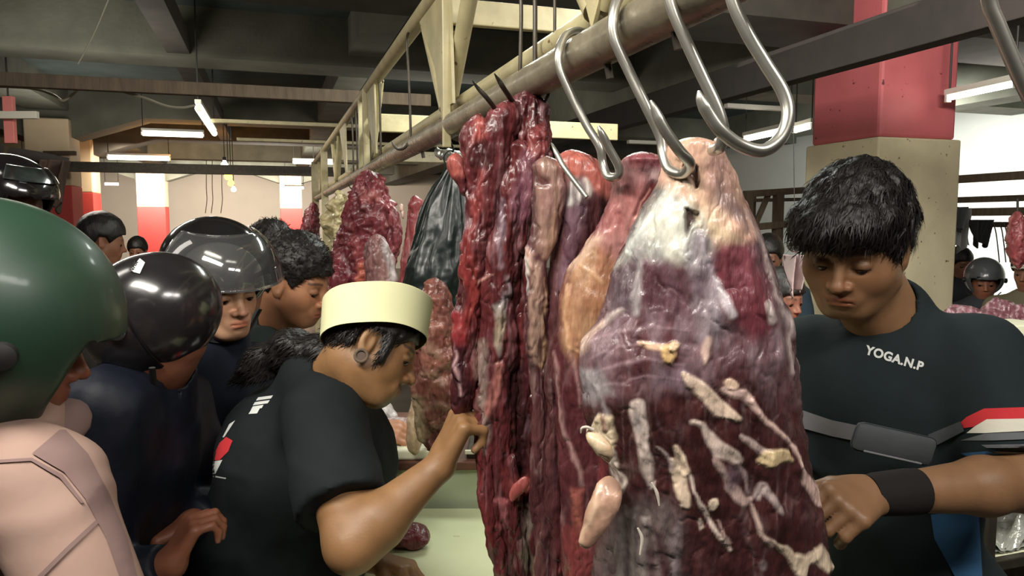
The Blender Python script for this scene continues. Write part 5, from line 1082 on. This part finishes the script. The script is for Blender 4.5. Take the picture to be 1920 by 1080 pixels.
bs3 = bvh_of(s3); ov = [(482+25*math.cos(a), 464+10*math.sin(a)+4*math.cos(a)) for a in np.linspace(0, 2*PI, 24, endpoint=False)]
decal('sticker', [ov], bs3, M['fixture'], s3, off=.003, step=4)
decal('lettering', text_polys('INK', (465, 467), (1, .12), (0, -1), 13), bs3, M['shoe'], s3, off=.005, step=3)
# --- bareheaded man behind --------------------------------------------------------------
J = dict(neck=at(515, 612, 2.30), pelvis=at(470, 960, 2.42), sr=at(490, 660, 2.15), sl=at(545, 655, 2.48))
h4 = at(554, 530, 2.22)
p4, jk4, H4, _, _ = person('man with short black hair in a dark grey shirt beside the pale fat strip', J, (h4, head_frame(104, -16, 0)), 'a87656', ('2f3a38', .8),
    arms=(('r', at(570, 820, 2.10), at(690, 806, 2.14), dict(D=(.95, 0, -.06), N=(0, .5, -.85), Sd=(0, .8, .4), curl=(25, 35, 25), size=1.05)), ('l', at(590, 830, 2.5), at(680, 840, 2.4), dict(D=(.9, -.1, 0), N=(0, 0, -1), Sd=(0, -1, 0)))), hh=.0038, ha=.005, hc=.011, stub=.25, hs=1.07)
hair_cap(p4, H4, lambda q: hair_short(q, .048, -.06, .010, .008, 5)+fbm(q*45, 2)*.008, nst=1600, length=.016, width=.003, mask=lambda q: q[:, 2] > -.02, flow=lambda p: np.array([.6, 0, .5]))
J = dict(neck=at(470, 575, 2.95), pelvis=at(450, 820, 3.05), sr=at(430, 610, 2.85), sl=at(520, 610, 3.08))
p5, _, H5, _, _ = person('man whose bushy black hair shows behind the clear visor', J, (at(507, 495, 2.88), head_frame(120, -15, 0)), '77503a', ('20262a', .8), arms=(), hh=.006, hc=.016, folds=.01)
hair_cap(p5, H5, lambda q: hair_short(q, .046, -.06, .02, .02, 6)+fbm(q*45, 2)*.012, nst=900, length=.025, width=.004, h=.007, flow=lambda p: np.array([0, 0, 1.]))
# --- people farther away --------------------------------------------------------------
def far_person(label, px, py, Y, yaw, skin, shirt, hair=True, pitch=-10, hh=.009, capm=None, group='shoppers in the distance', lean=(0, 0), hairc=None, short=True):
    hc_ = at(px, py, Y); f = np.array([math.sin(math.radians(yaw)), math.cos(math.radians(yaw)), 0]); r = np.array([f[1], -f[0], 0]); nk = hc_+np.array([0, 0, -.16])-f*.03; pv = np.array([nk[0]+lean[0], nk[1]+lean[1], max(.8, nk[2]-.56)])
    J = dict(neck=nk, pelvis=pv, sl=nk-r*.19+np.array([0, 0, -.07]), sr=nk+r*.19+np.array([0, 0, -.07]))
    ar = tuple((s_, J['sl' if s_ == 'l' else 'sr']+r*k*.05+np.array([0, 0, -.27])+f*.02, J['sl' if s_ == 'l' else 'sr']+r*k*.01+np.array([0, 0, -.36])+f*.22, dict(D=f, N=(0, 0, -1), Sd=-r*k, size=1.)) for s_, k in (('l', -1), ('r', 1)))
    t, so, H, _, _ = person(label, J, (hc_, head_frame(yaw, pitch)), skin, (shirt, .8 if short else 'long'), arms=ar, hh=hh, ha=.010, hc=.02, group=None, folds=.01)
    if hair: hair_cap(t, H, lambda q: hair_short(q, .045, -.06, .016, .006, 4), nst=0, h=.010, matl=hairc)
    return t, H
far_person('man with black hair standing before the far red and cream columns, back turned', 192, 452, 3.7, 60, '8a5c44', '222630')
far_person('distant boy with dark hair in front of the rounded red column', 258, 470, 7.5, 170, '8a5c44', '6a2c2c')
t, H = far_person('person whose glossy black helmet shows above the green helmet at the left', 20, 385, 2.4, 100, '7a4c38', '2a2624', hair=False, short=False)
put_helmet(H, 'glossy black helmet with a silver band, behind the green one at the far left', M['black'], (.125, .155, .128), (0, -.012, .034), h=.007, visor=(M['chrome'], 60, 25, 48, 1.03, 0))
far_person('shopper with dark hair in dark clothes left of the young man, nearer the wooden frame', 1440, 482, 4.6, 200, '7d5541', '2c3a44')
far_person('shopper in a red shirt just left of the young man, partly behind the big leg', 1466, 560, 3.4, 150, '8c5c48', '8a2c30')
t, H = far_person('hunched shopper in a dark grey jacket right of the column', 1845, 528, 5.0, 205, '96644c', '3c4044', hair=False, short=False)
put_helmet(H, 'grey helmet worn by the hunched shopper right of the column', mat('grey_shell', '55585a', .25, coat=.4), (.12, .15, .128), (0, -.012, .034), h=.008)
t, H = far_person('vendor in a white cap and olive clothes at the right edge', 1930, 508, 4.45, 235, '8c6048', '6b6552', hair=True)
def wcap(q):
    d = ell(q, (0, -.012, .045), (.09, .108, .088)); d = smax(d, .035-q[:, 2], .004); return smin(d, ell(q, (0, .10, .045), (.06, .055, .006)), .008)
V, Q = surface(lambda P: wcap(((P-H[0].astype(np.float32))@H[1].T.astype(np.float32))), H[0]-.2, H[0]+.2, .008); o = obj('cap', V, Q, M['white_cloth']); props(o, 'white peaked cap on the vendor at the right edge', 'cap')
far_person('shopper in dark clothes directly behind the column edge on the right', 1800, 495, 6.2, 180, '8c6048', '33383a')
# ================================================================ counters and the things on them
def wbox(name, x0, x1, y0, y1, z0, z1, m, parent=None, bev=.004, rot=0.):
    c = np.array([(x0+x1)/2, (y0+y1)/2, (z0+z1)/2]); a = np.array([[math.cos(rot), math.sin(rot), 0], [-math.sin(rot), math.cos(rot), 0], [0, 0, 1.]])
    return MB().box(c, (x1-x0, y1-y0, z1-z0), a, bev).make(name, m, parent)
M['cutwhite'] = mat('white_board', 'dcdcc0', .4, var=.05, vscale=20); M['boardedge'] = mat('stained_board', '5c3a2a', .7, var=.3, vscale=20)
ct = thing('counter', 'low pale green tiled counter under the hanging meat, beside the bending seller', 'counter', (.05, 1.6, 0))
wbox('tile_top', -.34, .47, 1.16, 2.05, .765, .795, M['tile'], ct); wbox('base', -.31, .44, 1.19, 2.02, 0, .765, M['tileside'], ct)
bk = thing('raised_block', 'raised pale green block at the back of the counter behind the seller\'s arm', 'block', (0, 2.35, 0))
wbox('front_panel', -.46, .30, 2.08, 2.6, 0, .90, M['tileside'], bk); wbox('slab', -.47, .31, 2.06, 2.62, .90, .925, M['boardedge'], bk)
cb = wbox('cutting_board', -.40, -.215, 2.075, 2.42, .925, .955, M['cutwhite'], None, .006); props(cb, 'pale cutting board on the raised block, between the seller\'s chest and forearm', 'board')
tr = thing('scale_tray', 'narrow dark tray with a light rim on the raised block right of the forearm', 'tray', (0, 2.3, .925))
wbox('pan', -.13, .10, 2.09, 2.35, .925, .945, M['darksteel'], tr); wbox('rim', -.135, .105, 2.08, 2.09, .94, .952, M['cutwhite'], tr, .002)
wbx = wbox('white_box', -.095, -.06, 2.12, 2.2, .95, 1.0, M['cutwhite'], None, .003); props(wbx, 'small white box on the tray, right of the fist holding the meat strip', 'box')
wbx.location = (0, 0, 0)
kb = thing('cleaver', 'brown handled cleaver standing on the board behind the forearm', 'knife', at(808, 880, 2.1))
p0, p1_ = at(800, 905, 2.12), at(818, 838, 2.10)
MB().box((p0+p1_)/2, (.035, .02, np.linalg.norm(p1_-p0)), frame((0, 1, 0))[[0, 1, 2]], .005).make('handle', M['wood'], kb)
MB().prism([at(796, 832, 2.1), at(840, 838, 2.1), at(836, 780, 2.1), at(800, 784, 2.1)], (0, .004, 0)).make('blade', M['steel'], kb)
def lump(name, label, cen, size, p, seed, rot=0, cat='meat', group=None, m='meat', h=.005, parent=None, rough_=.25, flat=False):
    cen = np.asarray(cen, float); r = np.array(size); c_, s_ = math.cos(rot), math.sin(rot); R = np.array([[c_, 0, s_], [0, 1, 0], [-s_, 0, c_]])
    def f(P):
        d = ell(P, cen, r, R)+fbm(P*(1.1/r.max())+seed, 3)*r.min()*rough_*3
        return smax(d, (cen[2]-r[2]*.8)-P[:, 2], .006) if flat else d
    V, Q = surface(f, cen-r.max()*1.6, cen+r.max()*1.6, h); x, y = to_px(V); cols, b = p(x*1., y*1., np.ones(len(V)))
    o = obj(name, V, Q, M[m], parent, True, cols); 
    if parent is None: props(o, label, cat, group)
    return o
lp = Paint('7c4a48', '97635c', '5e2c30', 'd0b4a8', .7, .08, .06, 3, 3)
zt = .795
q = at(772, 1040, 1.80); lump('meat_piece', 'small dark red piece of meat under the seller\'s left hand on the counter', (q[0], q[1], zt+.028), (.045, .04, .032), Paint('5a2024', '7a3034', '4a181c', 'b08a84', .6, .1, .08, 5), 2, flat=True)
q = at(738, 868, 2.2); lump('meat_piece', 'pale pinkish wet slab of meat on the cutting board', (q[0], 2.26, .972), (.075, .08, .022), Paint('a08c8a', 'b8a4a4', '8c6a6c', 'dcd0cc', .8, .08, .06, 6), 4, h=.005, flat=True)
q = at(712, 850, 2.3); lump('meat_piece', 'shiny white and grey scrap of meat beside the pinkish slab', (q[0]-.01, 2.38, .985), (.05, .04, .035), Paint('b4b0ac', 'c8c4c0', '8c7c7c', 'e8e4e0', .8, .1, .08, 7), 5, h=.005, flat=True)
lump('meat_piece', 'cream and tan ragged trimming standing below the rib slab', at(778, 800, 2.05), (.025, .025, .085), Paint('c0a67e', 'cbb592', 'a57850', 'e0d0b0', .7, .1, .08, 8), 6, h=.005)
# ---------------------------------------------------------------- stall at the right
sb = thing('shelf_stand', 'pale shelf stand with dark gap and crinkled foil at the lower right corner', 'shelf', (1.6, 2.3, 0))
def gb(name, v0, v1, u0, u1, z0, z1, m, parent): return gbox(name, v0, v1, u0, u1, z0, z1, m, parent, .004, None)
c_ = at(1856, 930, 2.3); V0, U0 = c_@GV, c_@GU
gb('top_board', V0, V0+.9, U0, U0+.42, .745, .768, M['cutwhite'], sb); gb('back_panel', V0+.02, V0+.9, U0+.35, U0+.38, .1, .745, M['wood'], sb)
gb('middle_board', V0, V0+.9, U0, U0+.42, .50, .515, M['cutwhite'], sb); gb('front_rail', V0, V0+.9, U0-.01, U0+.02, .485, .52, M['darksteel'], sb); gb('leg', V0, V0+.04, U0, U0+.04, 0, .745, M['darksteel'], sb); gb('leg', V0+.86, V0+.9, U0, U0+.04, 0, .745, M['darksteel'], sb)
M['foil'] = mat('crinkled_plastic', 'c0c2b8', .2, metal=.4, var=.1, vscale=30, bump=.02, bscale=14)
def foil():
    n, m = 60, 40; g = np.stack(np.meshgrid(np.linspace(0, 1, n), np.linspace(0, 1, m), indexing='ij'), -1).reshape(-1, 2)
    h = fbm(np.c_[g*9, np.zeros(len(g))], 4); V = np.array([G(V0+.06+.75*a, U0+.03+.28*b, .56) for a, b in g]); V[:, 2] += h*.11+.02*np.sin(g[:, 0]*9)
    i, j = np.meshgrid(np.arange(n-1), np.arange(m-1), indexing='ij'); i, j = i.ravel(), j.ravel(); Q = np.stack([i*m+j, (i+1)*m+j, (i+1)*m+j+1, i*m+j+1], 1)
    V2 = V.copy(); V2[:, 2] = np.minimum(V2[:, 2]-.006, .53); K = len(V); rim = [k for k in range(m)]
    o = obj('crinkled_sheet', np.r_[V, V2], np.r_[Q, Q[:, ::-1]+K], M['foil'], None, False); props(o, 'crinkled shiny plastic sheet on the lower shelf at the bottom right corner', 'sheet')
foil()
rc = thing('red_counter', 'red covered counter with meat behind the young man\'s shoulder, right edge', 'counter', (2.2, 3.0, 0))
c_ = at(1868, 655, 2.9); V1, U1 = c_@GV, c_@GU; M['redglossy'] = mat('red_plastic_cover', 'a8322f', .3, var=.2, vscale=9, bump=.006, bscale=10)
gb('cover', V1-.15, V1+1.1, U1, U1+.42, .72, c_[2], M['redglossy'], rc); gb('base', V1-.12, V1+1.07, U1+.03, U1+.39, 0, .72, M['wood'], rc)
o = gb('box', V1+.07, V1+.32, U1+.02, U1+.2, c_[2], c_[2]+.085, M['cutwhite'], None); props(o, 'white box on the red covered counter at the right edge', 'box')
mp_ = Paint('7c4650', '93606a', '5a2a34', 'd0b4b8', .8, .1, .06, 9, 3)
lab = ['leftmost, glistening lump of the pile behind the young man\'s shoulder', 'long glistening piece in the middle of the pile behind the young man\'s shoulder', 'lump at the low right end of the pile behind the young man\'s shoulder', 'tall pinkish lump of meat beside the white capped vendor', 'dark lump of meat under the vendor, at the right edge']
dkt = thing('meat_table', 'dark table carrying the pile of meat behind the young man\'s shoulder', 'table', (2.2, 3.9, 0))
c2 = at(1800, 612, 3.6); V2_, U2_ = c2@GV, c2@GU; gb('table_top', V2_-.1, V2_+1.0, U2_-.05, U2_+.38, c2[2]-.04, c2[2], M['darksteel'], dkt)
for v_, u_ in ((-.06, -.02), (.94, -.02), (-.06, .33), (.94, .33)): gb('leg', V2_+v_, V2_+v_+.05, U2_+u_, U2_+u_+.05, 0, c2[2]-.04, M['darksteel'], dkt)
for k, (px, py, rx, rz, ro) in enumerate(((1795, 580, .07, .05, -.3), (1828, 592, .11, .045, -.45), (1860, 606, .09, .04, -.2), (1888, 588, .08, .07, .2), (1915, 600, .08, .06, 0))):
    q = at(px, py, 3.65); lump('meat_piece', lab[k], (q[0], q[1]+.05*(k % 2), c2[2]+rz*.8), (rx, .06, rz), mp_, k+11, ro, h=.007, group='pile of meat on the dark table', flat=True)
# wooden rack frames and what hangs from them at the right
wr = thing('wooden_rack', 'grey-brown wooden rack of long bars in front of the white wall, right of the column', 'rack', (3.3, 5, 0))
def ubar(name, px, py, O, th, u0, u1, m, parent):
    y = O*F/(px-510); z = 1.6+(417-py)*y/F; v = O*.9522
    o = gbox(name, v-th/2, v+th/2, u0, u1, z-th, z, M[m], parent, .003, None); return z
O_ = 5.0
zs = [ubar('bar', 1850, yy, O_+dO, t_, 2.0, 4.7, 'wood', wr) for yy, t_, dO in ((326, .055, 0), (368, .045, .35), (390, .055, 0), (416, .04, .35))]
v = O_*.9522
for u_ in (2.1, 4.6):
    for dv in (0, .333): gbox('post', v+dv-.03, v+dv+.03, u_, u_+.06, 0, 1.95, M['wood'], wr, .003, None)
    for z_ in (1.72, 1.60): gbox('crosspiece', v, v+.333, u_+.01, u_+.05, z_-.04, z_, M['wood'], wr, .003, None)
MB().tube([G(v, 3.6, zs[1]-.0), G(v+.33, 3.9, zs[2])], .022, 6).make('brace', M['wood'], wr)
def cloth(label, px0, py0, px1, py1, Y, m, seed, cat='cloth'):
    n, k = 26, 30; V = []
    for s_ in (0, 1):
        for i in range(n):
            for j in range(k):
                u, w_ = i/(n-1), j/(k-1); nar = 1-.35*w_*abs(math.sin(seed+w_*2)); x = (px0+px1)/2+(px1-px0)*(u-.5)*nar; yb = py1-(py1-py0)*.22*abs(math.sin(u*4+seed))
                p = at(x, py0+(yb-py0)*w_, Y); p[1] += .03*math.sin(u*9+seed+w_*2)+.02*math.sin(u*17+w_*5)+s_*.012; V.append(p)
    Fc = []; K = n*k
    for i in range(n-1):
        for j in range(k-1): a = i*k+j; Fc += [(a, a+1, a+k+1, a+k), (K+a, K+a+k, K+a+k+1, K+a+1)]
    for i in range(n-1): Fc += [(i*k, i*k+k, K+i*k+k, K+i*k), (i*k+k-1, K+i*k+k-1, K+i*k+2*k-1, i*k+2*k-1)]
    for j in range(k-1): Fc += [(j, K+j, K+j+1, j+1), ((n-1)*k+j, (n-1)*k+j+1, K+(n-1)*k+j+1, K+(n-1)*k+j)]
    o = obj(cat, V, Fc, m, None); return props(o, label, cat)
cloth('grey cloth hanging from the wooden rack at the column edge', 1786, 392, 1816, 478, 5.2, fabric('grey_cloth', '8c8e8c'), 1.)
cloth('dark grey cloth hanging over the bar nearest the column', 1780, 388, 1808, 440, 5.1, fabric('dark_grey_cloth', '55585a'), 2.)
cloth('ragged black cloth hanging from the wooden rack right of the column', 1820, 412, 1858, 466, 5.1, fabric('black_cloth', '20211f'), 3.)
for k, x in enumerate((1868, 1880, 1888)):
    wire('hanging_wire', [(x-6, 416), (x, 440), (x+6, 492)], 5.0, .004, ('left', 'middle', 'right')[k]+' of the thin wires hanging from the wooden rack at the right edge', 'wire')
g = thing('beef_cut', 'pinkish red cut hanging at the right edge above the white capped vendor', 'meat', at(1908, 440, 3.9))
strand('muscle', [(1908, 395, 6, 3.9, .03), (1906, 420, 14, 3.9, .05), (1908, 455, 18, 3.9, .06), (1910, 490, 12, 3.9, .04), (1910, 505, 5, 3.9, .02)], g, Tp, nf=30, nb=12, step=2, relief=.01, rf=(30, 14), seed=19)
MB().tube([at(1908, 398, 3.9), at(1908, 385, 3.9), at(1908, 372, 3.9)], .006, 6).make('hanging_cord', M['wire'], g)
# small wooden frame left of the young man
wf = thing('wooden_rack', 'small dark wooden rack frame before the white wall, left of the young man', 'rack', at(1430, 400, 6.3)*[1, 1, 0])
def fb(a, b, r=.035):
    A_, B_ = at(*a), at(*b); d = nrm(B_-A_); s_ = nrm(np.cross(d, (0, 1, .01))); MB().box((A_+B_)/2, (np.linalg.norm(B_-A_), r*1.6, r*1.6), (d, np.cross(s_, d), s_), .004).make('bar', M['wood'], wf)
fb((1396, 364, 6.3), (1520, 356, 6.5)); fb((1396, 376, 6.7), (1500, 374, 6.9), .02); fb((1410, 426, 6.3), (1480, 420, 6.4)); fb((1415, 424, 6.3), (1440, 366, 6.4), .026)
for x, Y in ((1403, 6.3), (1460, 6.4), (1408, 6.8)):
    a = at(x, 360, Y); MB().box((a*[1, 1, .5]), (.07, .07, a[2]), AX, .004).make('post', M['wood'], wf)
sc_ = thing('hanging_scale', 'small shiny metal scale bowl hanging just left of the young man\'s face', 'scale', at(1490, 462, 2.9))
c0 = at(1492, 464, 2.9); MB().tube([c0+np.array([0, 0, z]) for z in (.018, .012, -.004, -.016, -.022)], [.034, .036, .030, .018, .004], 18, 3).make('bowl', M['chrome'], sc_, True)
MB().tube([c0+np.array([0, 0, .015]), at(1490, 430, 2.9), RK(0, 0)*0+at(1488, 250, 2.9)], .0015, 6).make('cord', M['wire'], sc_, True)
MB().tube([at(1490, 434, 2.9), at(1490, 422, 2.9)], .008, 8).make('swivel', M['chrome'], sc_, True)
cloth('pale pink rag hanging below the shiny scale bowl left of the young man', 1476, 478, 1504, 560, 2.95, fabric('pale_pink_cloth', 'b09a98'), 1.7)
# ---------------------------------------------------------------- left edge: dark post with hanging cloth, helmet things
cloth('dark brown cloth hanging behind the green helmet at the left', 62, 300, 126, 402, 2.9, fabric('brown_cloth', '3e3028'), .6)
o = MB().tube([at(20, 286, 2.9), at(70, 294, 2.9), at(128, 306, 2.95)], .022, 10).make('bar', M['joist'], None, True); props(o, 'short dark bar above the dark brown cloth at the left edge', 'bar')
o = px_box('post', -22, 270, 4, 470, 2.95, .05, M['joist']); props(o, 'dark upright post at the left edge behind the helmets', 'post')
o = px_box('board', 80, 283, 140, 291, 10.12, .05, M['wood']); props(o, 'short brown board crossing the cream face of the nearest left column', 'board')
# crumpled clear plastic tied on the rail
V, Q = surface(lambda P: ell(P, at(838, 290, 2.25), (.045, .03, .022))+fbm(P*40, 3)*.02, at(838, 290, 2.25)-.09, at(838, 290, 2.25)+.09, .005)
o = obj('plastic_wrap', V, Q, M['foil'], None, False); props(o, 'crumpled clear plastic stuck on the rail above the black bag', 'plastic')
